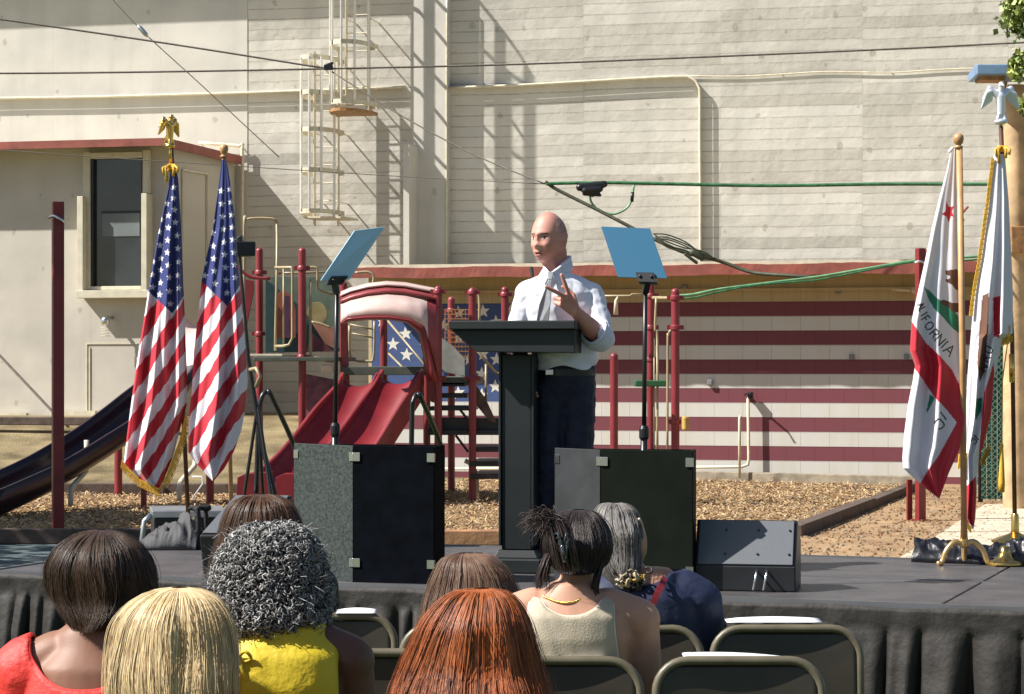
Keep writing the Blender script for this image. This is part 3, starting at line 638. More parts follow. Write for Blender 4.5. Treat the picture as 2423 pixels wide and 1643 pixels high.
def prompter(D, quad, depths, mount, foot, mat, label, face):
    base = Vector(foot); t = thing('teleprompter', label, 'teleprompter', tuple(base), 'speech prompters on black poles')
    m = P(*mount, D)
    MB().tube([base, Vector((base.x, base.y, SZ + .012))], .11, 24).build('base', M['black_metal'], t)
    knee = base + (m - base) * .52
    MB().tube([base + Z3 * .01, knee], .017, 12).build('pole', M['black_metal'], t, smooth=True)
    MB().tube([knee - Z3 * .03, m - Z3 * .03], .011, 12).build('upper_pole', M['black_metal'], t, smooth=True)
    MB().lathe(knee - Z3 * .02, [(.021, -.03), (.024, -.02), (.024, .02), (.018, .035)], 16).build('clamp_collar', M['black_metal'], t)
    q = [P(x, y, D + d) for (x, y), d in zip(quad, depths)]
    n = (q[1] - q[0]).cross(q[3] - q[0]).normalized()
    g_ = MB().prism(q, n * .004).build('glass', mat, t, bevel=.001)
    mb = MB(); a = (q[3] - q[0]).normalized(); c = q[0] + (q[3] - q[0]) * face; up = (q[1] - q[0]).normalized()
    mb.para(c - a * .045 - up * .03 - n * .014, a * .09, up * .055, n * .034); mb.beam(c - up * .02, m - Z3 * .05, .03, .022)
    for s_ in (-.028, .028): mb.ell(c + a * s_ - n * .016, .008)
    mb.build('glass_clamp', M['black_metal'], t, bevel=.002)
prompter(b1.y, [(759, 664), (839, 546), (911, 537), (827, 662)], [-.06, .03, .10, .04], (797, 672), (P(789, 860, b1.y + .13).x, b1.y + .13, SZ), glass_mat('painted_sky_prompter_glass', (.42, .66, .88)), 'teleprompter with tilted glass and painted light blue sky reflection left of the lectern', .55)
prompter(b2.y, [(1462, 656), (1422, 536), (1538, 541), (1579, 659)], [.0, .12, .05, -.07], (1527, 668), (P(1521, 860, b2.y + .05).x, b2.y + .05, SZ), glass_mat('painted_dark_sky_prompter_glass', (.03, .115, .20)), 'teleprompter with glass and painted darker blue sky reflection right of the lectern', .58)

# ------------------------------------------------------------------ wedge monitors
M['grille'] = mk('grey_speaker_grille', (.11, .118, .13), .5, var=.1, scale=200, bump=.3, bscale=500, dist=.002)
def wedge(label, FL, right, back, w, prof, grille_k=(.03, .97)):
    """prof: (depth, height) polygon of the side, first edge = sloped grille from bottom front to top"""
    t = thing('stage_monitor', label, 'speaker', tuple(FL), 'floor monitors on the stage')
    body = [FL + back * a + Z3 * b for a, b in prof]; mb = MB().prism(body, right * w); mb.build('cabinet', M['black_plastic'], t, bevel=.008)
    A, B = FL + back * prof[1][0] + Z3 * prof[1][1], FL + back * prof[2][0] + Z3 * prof[2][1]
    n = right.cross(B - A).normalized(); n = n if n.z > 0 else -n; e = (B - A)
    MB().para(A + right * w * .03 + e * .04 + n * .001, right * w * .94, e * .92, n * .008).build('grille', M['grille'], t, bevel=.003)
    for u in (.3, .62, .93):
        for v in (.25, .75): MB().ell(A + right * w * u + e * v + n * .011, .006, nu=8, nv=6).build('screw', M['black_metal'], t)
    mb = MB()
    for u in (.62, .72): mb.tube([FL + right * w * u - back * .002 + Z3 * .10, FL + right * w * u - back * .04 + Z3 * .09, FL + right * w * (u - .03) - back * .05 + Z3 * .012], .006, 8)
    mb.build('cable_plug', M['chrome'], t, smooth=True)
    return t
FL = on_stage(1643, 1398) - Z3 * 0; rt = Vector((math.cos(-.19), math.sin(-.19), 0)); bk_ = Vector((-rt.y, rt.x, 0))
wedge('black wedge monitor right of the grey sided screen box, grille half in sun', FL, rt, bk_, .475, [(0, 0), (0, .115), (.13, .33), (.36, .22), (.36, 0)])
FL2 = on_stage(468, 1362); r2 = Vector((math.cos(SA - .5), math.sin(SA - .5), 0))
L0 = on_stage(480, 1360); rt2 = Vector((math.cos(-.10), math.sin(-.10), 0)); bk2 = Vector((.35, .94, 0)).normalized()
wedge('black wedge monitor at the left end of the stage with pale sunlit grille', L0, rt2, bk2, .30, [(0, 0), (-.04, .20), (.36, .385), (.40, .30), (.30, 0)])

# ------------------------------------------------------------------ stage step handrails
def rail(pts_px, D, label, z0):
    pts = [P(x, y, D + d) for x, y, d in pts_px]; t = thing('step_handrail', label, 'handrail', (pts[0].x, pts[0].y, 0), 'black tube handrails behind the stage')
    MB().tube(smoothpath(pts, 5), .017, 10).build('rail', M['black_metal'], t, smooth=True)
    a, b = pts[0], pts[-1]
    MB().tube([Vector((a.x, a.y, a.z)), Vector((a.x, a.y, 0))], .017, 10).build('upright', M['black_metal'], t)
    MB().tube([Vector((b.x, b.y, b.z)), Vector((b.x, b.y, 0))], .017, 10).build('upright', M['black_metal'], t)
rail([(606, 1180, 0), (612, 1000, 0), (618, 945, 0), (632, 927, .03), (646, 945, .06), (700, 1065, .5), (708, 1120, .55), (710, 1260, .55)], 15.2, 'black handrail rising left of the speckled screen box', 0)
rail([(972, 1180, 0), (975, 980, 0), (978, 950, 0), (987, 934, .03), (1000, 950, .06), (1042, 1050, .5), (1047, 1100, .55), (1044, 1290, .55)], 14.8, 'black handrail between the speckled screen box and the lectern', 0)
# thin black light stand with a small projector head behind the right american flag
t = thing('light_stand', 'thin black lamp stand leaning behind the left flags', 'light stand', (P(600, 860, 14.4).x, 14.4, 0))
top_ = P(566, 590, 14.4); MB().tube([top_, P(588, 850, 14.4), P(622, 1060, 14.4), P(655, 1190, 14.4)], [.008, .012, .016, .018], 10).build('pole', M['black_metal'], t)
for dx, dy in ((-45, .1), (35, -.3), (10, .5)):
    MB().tube([P(610, 960, 14.4), Vector((P(620 + dx * 2, 860, 14.4 + dy).x, 14.4 + dy, .01))], .011, 8).build('leg', M['black_metal'], t)
h = MB().box(P(575, 590, 14.4), (.13, .16, .09), .3); h.prism([P(560, 560, 14.35), P(572, 555, 14.35), P(575, 585, 14.35), P(560, 585, 14.35)], (0, .1, 0)); h.build('lamp_head', M['black_plastic'], t, bevel=.008)
MB().tube([P(592, 875, 14.38), P(606, 872, 14.3), P(616, 890, 14.28), P(606, 915, 14.35)], .012, 8).build('hook', M['tan_metal'], t, smooth=True)

# ------------------------------------------------------------------ clutter behind the stage
cs = P(365, 860, 14.9); cs.z = 0
t = thing('equipment_trolley', 'silver edged equipment trolley with blue wheels behind the left end of the stage', 'trolley', tuple(cs))
MB().para(cs + Z3 * .42, Vector((.44, .05, 0)), Vector((-.1, .5, 0)), Z3 * .26).build('case', M['black_plastic'], t, bevel=.01)
ed = MB().para(cs + Vector((-.012, -.012, .68)), Vector((.47, .05, 0)), Vector((-.1, .53, 0)), Z3 * .045); ed.build('lid_rim', M['alu'], t, bevel=.006)
MB().tube([cs + Vector((-.02, 0, .70)), cs + Vector((-.06, -.02, .66)), cs + Vector((-.08, -.02, .5)), cs + Vector((-.03, 0, .42))], .018, 8).build('handle', M['alu'], t, smooth=True)
for dx in (-.04, .40):
    for dy in (.02, .46):
        w_ = cs + Vector((dx - dy * .15, dy, .46 if dx < 0 and dy < .1 else .06))
        wo = MB().lathe(w_ - Vector((.015, 0, 0)), [(.02, 0), (.055, .002), (.06, .01), (.06, .03), (.055, .038), (.02, .04)], 18, axis=(1, .1, 0)).build('wheel', mk('blue_rubber', (.04, .16, .22), .5), t, smooth=True)
        MB().ell(w_ + Vector((.002, 0, 0)), .025).build('hub', M['alu'], wo, smooth=True)
for a_, b_ in (((.02, .05)), ((.42, .05))):
    MB().tube([cs + Vector((a_, b_, .06)), cs + Vector((a_, b_, .43))], .014, 8).build('leg', M['alu'], t)
# black duffel bag heap on the stage corner
bg = on_stage(400, 1300)
def heap(name, label, cat, prims, mat, seed, amp=.02, vox=.012, group=None):
    mb = MB()
    for pr in prims: mb.cap(*pr)
    me = remesh(mb, vox, 3, name, [mat], lambda c, n: amp * noise.noise(c * 14 + Vector((seed, 0, 0))) + amp * .5 * abs(noise.noise(c * 30)))
    zmin = min(v.co.z for v in me.vertices)
    cx_ = sum((v.co for v in me.vertices), Vector()) / len(me.vertices); loc = Vector((cx_.x, cx_.y, zmin)); me.transform(Matrix.Translation(-loc))
    o = bpy.data.objects.new(name, me); COL.objects.link(o); o.location = loc; ORG[o.name] = loc; return tag(o, label, cat, group)
B = lambda dx, dy, z: bg + Vector((dx, dy, z))
def mound(name, label, cat, o, w, dep, top, mat, seed, fold=.35, rot=0.0):
    """draped cloth lying over something: height field with sharp ridged folds"""
    R_ = Matrix.Rotation(rot, 3, 'Z'); nx, ny = 110, 50
    def fn(u, v):
        x = (u - .5) * w; y = (v - .5) * dep; H = interp(top, u); e = max(0, 1 - (2 * v - 1) ** 2) ** .55
        r = 1 - abs(noise.noise(Vector((x * 9 + y * 7, y * 5 - x * 3, seed)))) * 2; r2 = 1 - abs(noise.noise(Vector((x * 24, y * 13, seed + 4)))) * 2
        z = H * e * (1 - fold + fold * .75 * r + fold * .25 * r2) ; return o + R_ @ Vector((x + .02 * noise.noise(Vector((y * 9, z * 9, seed))), y, max(z, .003)))
    ob = MB().grid(fn, nx, ny).build(name, mat, None, smooth=True, loc=o); s_ = ob.modifiers.new('s', 'SOLIDIFY'); s_.thickness = .003; return tag(ob, label, cat)
mound('cloth_bag', 'crumpled charcoal grey bag leaning on the left stage corner', 'bag', bg + Vector((-.03, .08, 0)), .40, .34, [(0, .005), (.15, .05), (.4, .13), (.6, .17), (.8, .23), (.9, .22), (1, .10)], mk('charcoal_grey_cloth', (.06, .06, .064), .75, var=.2, bump=.3, bscale=60), 4)
heap('folded_stool', 'small black folding stool standing beside the cloth bag', 'stool', [(B(.02, -.02, .01), B(-.01, -.02, .12), .014, .014), (B(.17, -.02, .01), B(.17, -.02, .24), .018, .016), (B(.22, .10, .01), B(.20, .06, .24), .016, .014), (B(.0, -.02, .08), B(.18, -.02, .10), .014, .014), (B(.12, 0, .235), B(.22, .05, .235), .016, .022)], M['black_cloth'], 8, amp=.008)
# ------------------------------------------------------------------ black cloth heap at the right end
rg = on_stage(2300, 1335)
R_ = lambda dx, dy, z: rg + Vector((dx, dy, z))
mound('black_cloth_heap', 'crumpled glossy black drape gathered round the right flag poles', 'cloth', rg + Vector((.16, .12, 0)), .86, .36, [(0, .13), (.06, .13), (.2, .12), (.45, .10), (.6, .14), (.75, .17), (1, .16)], mk('glossy_black_drape', (.010, .010, .014), .35, var=.2, scale=12, bump=.3, bscale=40), 11, fold=.6, rot=SA)
# ------------------------------------------------------------------ playground structure
PD = 28.0
pgo = P(760, 860, PD); pgo.z = 0
play = thing('playground_structure', 'maroon and tan climbing structure with double slide, hood and painted panels', 'playground', tuple(pgo))
def q(x, y, d=PD): return P(x, y, d)
def post(x, ytop, D, parent=play, r=.046, collars=(), mat='maroon', ybot=None, name='post'):
    top = P(x, ytop, D); b = Vector((top.x, D, gz(top.x, D) - .02)) if ybot is None else P(x, ybot, D)
    mb = MB().tube([b, top - Z3 * r], r, 16); mb.lathe(top - Z3 * r, [(r, -.002), (r, 0), (r * .92, r * .4), (r * .7, r * .72), (r * .3, r * .95)], 16)
    o = mb.build(name, M[mat], parent, smooth=True, sharp=40)
    for cy in collars:
        c = P(x, cy, D); k = MB().lathe(c - Z3 * .035, [(r * 1.05, 0), (r * 1.32, .012), (r * 1.32, .05), (r * 1.05, .065)], 16)
        k.box(c + Vector((r * 1.5, -.01, 0)), (.05, .03, .05)); k.box(c - Vector((r * 1.5, -.01, 0)), (.05, .03, .05)); k.build('collar', M[mat], o, sharp=40)
    return o
post(614, 586, 29.3, collars=(645, 790)); post(715, 586, 27.6, collars=(635, 845))
post(813, 666, 28.6, collars=(700,)); post(1037, 676, 27.3, collars=(690, 895)); post(908, 700, 29.6); post(1068, 702, 29.8, mat='maroon_old', collars=(735,))
post(1118, 680, 27.4, collars=(692, 895)); post(1195, 678, 28.6, collars=(697,)); post(1010, 760, 29.7); post(497, 1090, 27.0, mat='maroon')
def tb(name, pts, mat='tan_metal', r=.016, parent=play, sm=True):
    return MB().tube(smoothpath([q(*p) for p in pts], 4) if sm else [q(*p) for p in pts], r, 8).build(name, M[mat], parent, smooth=True)
# tall hoop, guard rails
tb('hoop', [(578, 830, 28.6), (578, 535, 28.6), (584, 521, 28.6), (598, 517, 28.6), (636, 517, 28.6), (650, 521, 28.6), (655, 535, 28.6), (655, 640, 28.2), (651, 830, 28.2)])
gr = tb('guard_rail', [(651, 633, 28.2), (690, 633, 28), (690, 633, 28), (692, 640, 28), (692, 800, 28), (684, 816, 28), (670, 819, 28), (651, 819, 28.2)], sm=False)
for x in (671,): tb('bar', [(x, 634, 28.1), (x, 818, 28.1)], r=.011, parent=gr, sm=False)
tb('guard_rail', [(655, 647, 29.4), (700, 646, 29.4), (800, 644, 29.4)], r=.014, sm=False)
tb('grab_rail', [(733, 633, 27.7), (744, 633, 27.7), (751, 640, 27.7), (752, 680, 27.7), (760, 688, 27.7), (788, 697, 27.8)])
tb('grab_rail', [(735, 660, 27.6), (735, 830, 27.6), (742, 843, 27.6), (770, 853, 27.6), (790, 856, 27.6)])
tb('grab_rail', [(737, 762, 27.9), (760, 767, 27.9), (782, 776, 27.9)])
tb('guard_rail', [(880, 680, 29.2), (884, 655, 29.2), (870, 644, 29.2), (840, 646, 29.2)])
g2 = tb('guard_rail', [(827, 770, 29.0), (830, 845, 29.0), (870, 855, 29.0), (884, 845, 29.0), (886, 760, 29.0)])
for y in (780, 800): tb('bar', [(828, y - 12, 29), (885, y, 29)], r=.011, parent=g2, sm=False)
tb('stair_rail', [(918, 760, 29.4), (960, 810, 29), (1010, 870, 28.5)], r=.013, sm=False); tb('stair_rail', [(918, 835, 29.4), (968, 885, 29)], r=.013, sm=False)
tb('stair_rail', [(1122, 822, 28), (1150, 855, 28), (1172, 880, 28.2), (1182, 884, 28.2), (1190, 870, 28.2)]); tb('stair_rail', [(1150, 862, 28), (1150, 950, 28)], r=.014, sm=False)
tb('grab_rail', [(1128, 690, 28), (1134, 705, 28), (1134, 765, 28)])
# decks
M['deck_grey'] = mk('grey_green_deck_coating', (.085, .10, .08), .6, var=.2)
def slab(name, x0, x1, y, D0, D1, th, mat, parent=play):
    z = P(0, y, D0).z; a = P(x0, y, D0); b = P(x1, y, D0)
    return MB().para(Vector((a.x, D0, z - th)), Vector((b.x - a.x, 0, 0)), Vector((.1, D1 - D0, 0)), Z3 * th).build(name, mat, parent, bevel=.006)
slab('deck', 600, 800, 845, 27.5, 29.2, .05, M['deck_grey']); slab('deck', 808, 1012, 868, 27.6, 29.4, .10, M['deck_grey'])
slab('deck_edge', 588, 668, 838, 27.7, 28.6, .03, M['cream'])
slab('deck', 1012, 1120, 893, 27.6, 29.4, .09, M['deck_grey'])
# wood-like tan box under deck
MB().box(q(774, 872, 27.6), (.14, .12, .09)).build('drum', M['cream'], play, bevel=.015)
# painted panels
def panel(name, poly, D, mat, th=.02): return MB().prism([q(x, y, D) for x, y in poly], (0, th, 0)).build(name, mat, play, bevel=.003)
pk = lambda n, c, **k: mk(n, c, .55, var=.2, scale=7, **k)
panel('painted_panel', [(640, 655), (812, 655), (812, 832), (640, 832)], 29.25, pk('panel_teal_green', (.13, .17, .12)))
panel('painted_shape', [(628, 660), (705, 720), (790, 832), (628, 835)], 29.10, pk('panel_dark_teal', (.02, .055, .055)))
panel('painted_shape', [(655, 700), (668, 685), (690, 700), (700, 735), (700, 800), (655, 800)], 29.0, pk('panel_brown_orange', (.26, .07, .03)))
panel('painted_shape', [(672, 700), (685, 700), (685, 800), (672, 800)], 28.93, pk('panel_purple', (.07, .02, .06)))
c = []; [c.append((750 + 24 * math.cos(a), 742 + 27 * math.sin(a))) for a in [i * PI / 10 for i in range(20)]]
panel('painted_shape', c, 29.0, pk('panel_yellow', (.30, .24, .10)))
panel('painted_shape', [(738, 765), (790, 775), (800, 830), (770, 815)], 28.9, pk('panel_salmon', (.32, .14, .09)))
panel('painted_shape', [(735, 785), (790, 832), (728, 832)], 28.8, pk('panel_dark_red', (.10, .02, .03)))
panel('bubble_panel', [(722, 885), (800, 900), (790, 925), (722, 1000)], 28.2, mk('purple_pink_panel', (.16, .07, .12), .35, col2=(.34, .15, .20), scale=9))
# orange lattice panel
la = MB()
for i in range(9): la.para(q(1052 + i * 8, 850, 29.5), Vector((.012, 0, 0)), Vector((0, .01, 0)), Z3 * .62)
for j in range(11): la.para(q(1050, 734 + j * 11, 29.48), Vector((.37, 0, 0)), Vector((0, .008, 0)), Z3 * .012)
la.build('lattice_panel', pk('orange_lattice', (.42, .20, .08)), play)
panel('house_panel', [(1046, 880), (1046, 800), (1075, 822), (1100, 850), (1100, 890)], 29.3, pk('panel_grey_cream', (.32, .31, .27)))
# steps
dk = M['black_plastic']
for i, (x0, x1, y) in enumerate(((1015, 1100, 905), (1015, 1105, 932), (1015, 1110, 962), (1010, 1182, 1018), (1108, 1182, 1058), (1110, 1182, 1092), (1112, 1182, 1122))):
    slab('step', x0, x1, y, 27.6 - i * .05, 28.3, .05 if i < 3 else .06, M['black_metal'])
slab('step_riser', 1015, 1185, 990, 27.55, 28.0, .14, dk)
MB().prism([q(1118, 900, 27.5), q(1150, 945, 27.5), q(1175, 1000, 27.5), q(1160, 1000, 27.5), q(1120, 950, 27.5)], (0, .05, 0)).build('stringer', M['timber_dark'], play)
for x0, y0, x1, y1 in ((1078, 1030, 1108, 1070), (1085, 965, 1112, 1000), (1120, 1060, 1120, 1150)): MB().beam(q(x0, y0, 27.7), q(x1, y1, 27.7), .04, .03).build('brace', M['black_metal'], play)
MB().tube([q(1100, 1090, 27.9), q(1118, 1100, 27.9), q(1128, 1125, 27.9), q(1128, 1180, 27.9)], .03, 10).build('grab_rail', M['cream'], play, smooth=True)
# slide hood: arched panel between two posts
def hood(u, v):                                          # u across, v from crown line down the brow
    x = 808 + (1040 - 808) * u; e = 1 - (2 * u - 1) ** 2
    return None
hd = MB()
top_l = [(806, 690), (830, 680), (870, 670), (915, 665), (960, 668), (1000, 676), (1040, 684)]
low_l = [(806, 765), (822, 752), (870, 748), (920, 748), (970, 755), (1005, 775), (1040, 905)]
inn = [(806, 772), (824, 762), (870, 758), (920, 758), (962, 765), (990, 790), (1012, 900)]
def strip(A, B_, dA, dB, m):
    n = len(A); f = lambda T, u: interp([(i / (n - 1), T[i][0]) for i in range(n)], u); g_ = lambda T, u: interp([(i / (n - 1), T[i][1]) for i in range(n)], u)
    return lambda u, v: P(f(A, u) * (1 - v) + f(B_, u) * v, g_(A, u) * (1 - v) + g_(B_, u) * v, dA + (dB - dA) * v - .12 * math.sin(PI * v) - .1 * math.sin(PI * u))
hd.grid(strip(top_l, [(x, y + 14) for x, y in top_l], 27.6, 27.45, 0), 24, 4, 0)
hd.grid(strip([(x, y + 14) for x, y in top_l], [(x, y + 30) for x, y in top_l], 27.45, 27.32, 0), 24, 4, 1)
hd.grid(strip([(x, y + 30) for x, y in top_l], low_l, 27.3, 27.0, 0), 24, 10, lambda u, v: 0 if u < .86 else 1)
hd.grid(strip(low_l, inn, 27.0, 27.15, 0), 24, 3, 2)
o = hd.build('slide_hood', [M['pink'], M['maroon_old'], M['maroon']], play, smooth=True); s = o.modifiers.new('s', 'SOLIDIFY'); s.thickness = .025; s.offset = 1
MB().prism([q(806, 690, 27.7), q(840, 690, 27.7), q(822, 760, 27.7), q(828, 935, 27.7), q(806, 930, 27.7)], (0, .03, 0)).build('hood_side', M['maroon_old'], play, bevel=.01)
panel('hood_side', [(1012, 700), (1040, 690), (1043, 960), (1018, 950), (1000, 850)], 27.45, M['maroon_old'])
# double slide
def trough(top0, bot0, wtop, wbot, mat_bed, name):
    """three raised edges and two beds running from deck to ground; points are (px,py,depth)"""
    T0, B0 = P(*top0), P(*bot0); ax = Vector((1, 0, 0)); mb = MB(); nv = 40
    def prof(u):                                         # u 0..1 across two lanes -> height
        rim = min(abs(u), abs(u - .5), abs(u - 1)); return .17 * max(0, 1 - rim / .045) ** .6 if rim < .045 else .02 * (1 - min(1, (rim - .045) / .05))
    def fn(u, v):
        s = v; x = T0.lerp(B0, s); hump = .10 * math.sin(s * PI * 2.0) * (1 - s) ; drop = x.z + hump
        if s > .82: drop = max(drop, .16 + .25 * (1 - s))
        w = wtop + (wbot - wtop) * s
        return Vector((x.x + (u - .5) * w, x.y, drop + prof(u)))
    us = []
    mb.grid(lambda u, v: fn(u, v), 88, nv, lambda u, v: 0 if min(abs(u), abs(u - .5), abs(u - 1)) > .05 else 1)
    o = mb.build(name, [mat_bed, M['maroon']], play, smooth=True); s = o.modifiers.new('s', 'SOLIDIFY'); s.thickness = .05; s.offset = -1
    return o
def slide_edge(pts, name, h=.2, th=.045, mat='maroon'):
    pts = [P(*p) for p in pts]; mb = MB(); vs = []
    for p in pts: vs += [p, p + Vector((th, 0, 0)), p + Vector((th, .05, -h)), p + Vector((0, .05, -h))]
    n = len(pts); mb.add(vs, [(i * 4 + k, i * 4 + (k + 1) % 4, i * 4 + 4 + (k + 1) % 4, i * 4 + 4 + k) for i in range(n - 1) for k in range(4)] + [(3, 2, 1, 0), tuple(n * 4 - 4 + k for k in range(4))])
    return mb.build(name, M[mat], play, bevel=.012)
e0 = [(806, 880, 27.5), (795, 905, 27.3), (740, 965, 26.9), (690, 1030, 26.5), (640, 1085, 26.2), (600, 1115, 25.9), (562, 1130, 25.6)]
e1 = [(900, 873, 27.5), (885, 900, 27.3), (830, 975, 26.9), (775, 1050, 26.5), (725, 1110, 26.2), (690, 1125, 25.9), (655, 1132, 25.6)]
e2 = [(995, 872, 27.5), (985, 890, 27.3), (930, 975, 26.9), (880, 1055, 26.5), (830, 1120, 26.2), (790, 1140, 25.9), (750, 1145, 25.6)]
sb = MB()
def edge_at(e, v): e2_ = smoothpath([P(*p) for p in e], 6); return e2_[min(len(e2_) - 1, int(v * (len(e2_) - 1) + .5))]
for lane in (0, 1):
    A, B_ = (e0, e1) if lane == 0 else (e1, e2); PA, PB = smoothpath([P(*p) for p in A], 6), smoothpath([P(*p) for p in B_], 6); n = len(PA) - 1
    sb.grid(lambda u, v: PA[int(round(v * n))].lerp(PB[int(round(v * n))], u) - Z3 * (.05 + .17 * math.sin(PI * u) ** .45) + Z3 * .05 * math.sin(v * 14) * (1 - v), 16, n)
o = sb.build('slide_bed', M['slide_red'], play, smooth=True); s_ = o.modifiers.new('s', 'SOLIDIFY'); s_.thickness = .03
for e, mt in ((e0, 'maroon'), (e1, 'maroon'), (e2, 'maroon_old')): slide_edge([(p.x / p.y * F + CX, HY - (p.z - CZ) / p.y * F, p.y) for p in smoothpath([P(*p) for p in e], 4)], 'slide_side', h=.24 if mt == 'maroon' else .33, mat=mt)
panel('slide_foot', [(562, 1130), (580, 1122), (640, 1118), (645, 1190), (558, 1190)], 25.58, M['slide_red'], .3)
panel('slide_foot', [(652, 1130), (670, 1122), (740, 1122), (745, 1195), (648, 1195)], 25.58, M['slide_red'], .3)
# long dark slide to the left
w0 = [(486, 712, 28.6), (470, 735, 28.4), (440, 800, 28.2), (400, 880, 27.8), (330, 940, 27.2), (250, 1000, 26.6), (170, 1050, 26.1), (90, 1095, 25.6), (0, 1135, 25.0), (-60, 1160, 24.6)]
PA = smoothpath([P(*p) for p in w0], 5); nA = len(PA) - 1
sl = MB(); W_ = .62
def chute(u, v):
    p = PA[int(round(v * nA))]; t = (PA[min(nA, int(round(v * nA)) + 1)] - PA[max(0, int(round(v * nA)) - 1)]).normalized(); sd = Vector((-t.y, t.x, 0)).normalized() * -1
    a = PI * u; return p + sd * (-.31 * math.cos(a)) * 1.0 - Z3 * .36 * math.sin(a) ** .6
sl.grid(chute, 18, nA, lambda u, v: 1 if v < .22 else 0)  # pink top end painted as lit, the rest as shaded
o = sl.build('long_slide', [M['slide_purple_shaded'], M['pink']], play, smooth=True); s_ = o.modifiers.new('s', 'SOLIDIFY'); s_.thickness = .035; s_.offset = 1
for x0, y0 in ((205, 1052), (462, 1040)):
    MB().tube(smoothpath([q(x0, y0 - 10, 26.2), q(x0, y0 + 55, 26.2), q(x0 - 12, y0 + 75, 26.0), q(x0 - 30, y0 + 95, 25.8), q(x0 - 37, y0 + 110, 25.7), q(x0 - 38, y0 + 145, 25.7)], 3), .03, 10).build('slide_support', M['cream'], play, smooth=True)
post(340, 1120, 26.4, r=.035); post(280, 1040, 29, r=.05)
panel('roof_slab', [(545, 655), (600, 665), (600, 690), (580, 790), (560, 800), (548, 700)], 28.9, M['maroon'], .06)
tb('grab_rail', [(560, 630, 28), (592, 655, 28), (640, 660, 28)], mat='maroon', r=.02)

# ------------------------------------------------------------------ climbing bars on the right
co = P(1560, 860, 27.5); co.z = 0
clm = thing('climbing_bars', 'maroon posts with tan bars and a green step right of the speaker', 'climbing frame', tuple(co))
post(1453, 835, 26.6, clm); post(1540, 668, 27.6, clm, collars=(700, 775, 850), r=.045); post(1598, 682, 26.8, clm, collars=(705, 775, 998), r=.048)
def tc_(name, pts, mat='tan_metal', r=.014, sm=True): return MB().tube(smoothpath([q(*p) for p in pts], 4) if sm else [q(*p) for p in pts], r, 8).build(name, M[mat], clm, smooth=True)
tc_('bar', [(1400, 701, 27.4), (1490, 701, 27.4), (1495, 697, 27.4), (1530, 697, 27.5)], sm=False); tc_('bar', [(1545, 705, 27.5), (1598, 706, 27.0)], sm=False, r=.02)
tc_('bar', [(1555, 790, 27.2), (1556, 1070, 27.2)], sm=False, r=.012); tc_('rail', [(1553, 705, 27.2), (1550, 780, 27.2), (1556, 810, 27.2), (1555, 1080, 27.2)])
tc_('rail', [(1592, 778, 26.8), (1582, 790, 26.8), (1580, 820, 26.8), (1579, 1080, 26.8)]); tc_('bar', [(1548, 800, 27.4), (1548, 1075, 27.4)], r=.008, sm=False)
MB().para(q(1503, 915, 27.1), Vector((.36, 0, 0)), Vector((0, .3, 0)), Z3 * .07).build('step', mk('green_plastic', (.02, .11, .04), .5), clm, bevel=.01)
MB().box(q(1622, 1002, 26.7), (.07, .1, .16), .3).build('hand_grip', mk('mustard_plastic', (.46, .30, .08), .5), clm, bevel=.02)
MB().para(q(1545, 1075, 27.3), Vector((.2, 0, 0)), Vector((0, .3, 0)), Z3 * .05).build('step', M['black_metal'], clm, bevel=.01)
MB().tube([q(1457, 745, 27.3), q(1458, 712, 27.3), q(1462, 702, 27.3)], [.03, .022, .008], 10).build('rope_end', M['cream'], clm, smooth=True)

# ------------------------------------------------------------------ two square red posts
def sqpost(x, ytop, ybot, w, D, label, extra=False):
    b = P(x, ybot, D); b.z = -.01; t = P(x, ytop, D); th = thing('steel_post', label, 'post', tuple(b), 'red painted square posts')
    R = Matrix.Rotation(.35, 3, 'Z'); MB().box((b + t) / 2, (w, w, t.z - b.z), .35).build('shaft', M['maroon_post'], th, bevel=.004)
    MB().box(b + Z3 * .02, (w + .05, w + .05, .02), .35).build('base_plate', M['maroon_post'], th)
    MB().tube(smoothpath([t + Vector((-.08, -.08, -.16)), t + Vector((-.02, -.10, -.14)), t + Vector((.04, -.11, -.17)), t + Vector((.07, -.08, -.2))], 3), .014, 8).build('hook', M['chrome'], th, smooth=True)
    if extra: MB().box(b + Vector((-.1, .1, .22)), (.06, .03, .45), .35).build('stub', M['maroon_post'], th, bevel=.004)
sqpost(137, 478, 1273, .105, 22.2, 'tall red square post standing left of the flags beside the asphalt')
sqpost(2178, 588, 1232, .085, 24.6, 'red square post behind the white flag at the right, with hook on top', True)

# ------------------------------------------------------------------ overhead cables
def cable(name, pts, r, mat, label, n=8, cat='cable'):
    o = MB().tube(smoothpath([P(*p) for p in pts], n), r, 6).build(name, mat, None, smooth=True, loc=P(*pts[0])); return tag(o, label, cat)
steel = mk('weathered_steel_cable', (.14, .12, .10), .6, var=.3, scale=30); M['steel'] = steel
gcab = mk('green_jacket_cable', (.035, .14, .055), .45, var=.4, scale=12); lgc = mk('pale_green_cable', (.17, .36, .19), .45, var=.2, scale=12); bcab = mk('dark_olive_cable', (.05, .055, .03), .6, var=.4, scale=10)
cable('overhead_cable', [(-300, 171, 31), (0, 174, 31), (400, 170, 31), (775, 163, 31), (1211, 153, 31), (1700, 134, 31), (2100, 117, 31), (2423, 101, 31), (2900, 78, 31)], .014, steel, 'long thin grey cable crossing the whole picture near the top')
cable('overhead_cable', [(-250, 14, 31.2), (0, 46, 31.2), (400, 104, 31.2), (775, 163, 31.1)], .014, steel, 'grey cable falling from the upper left edge to the small clamp')
cable('guy_wire', [(785, 170, 31), (960, 280, 30.5), (1130, 370, 30), (1290, 436, 29.5)], .010, steel, 'thin wire sloping from the small clamp down to the green cable junction')
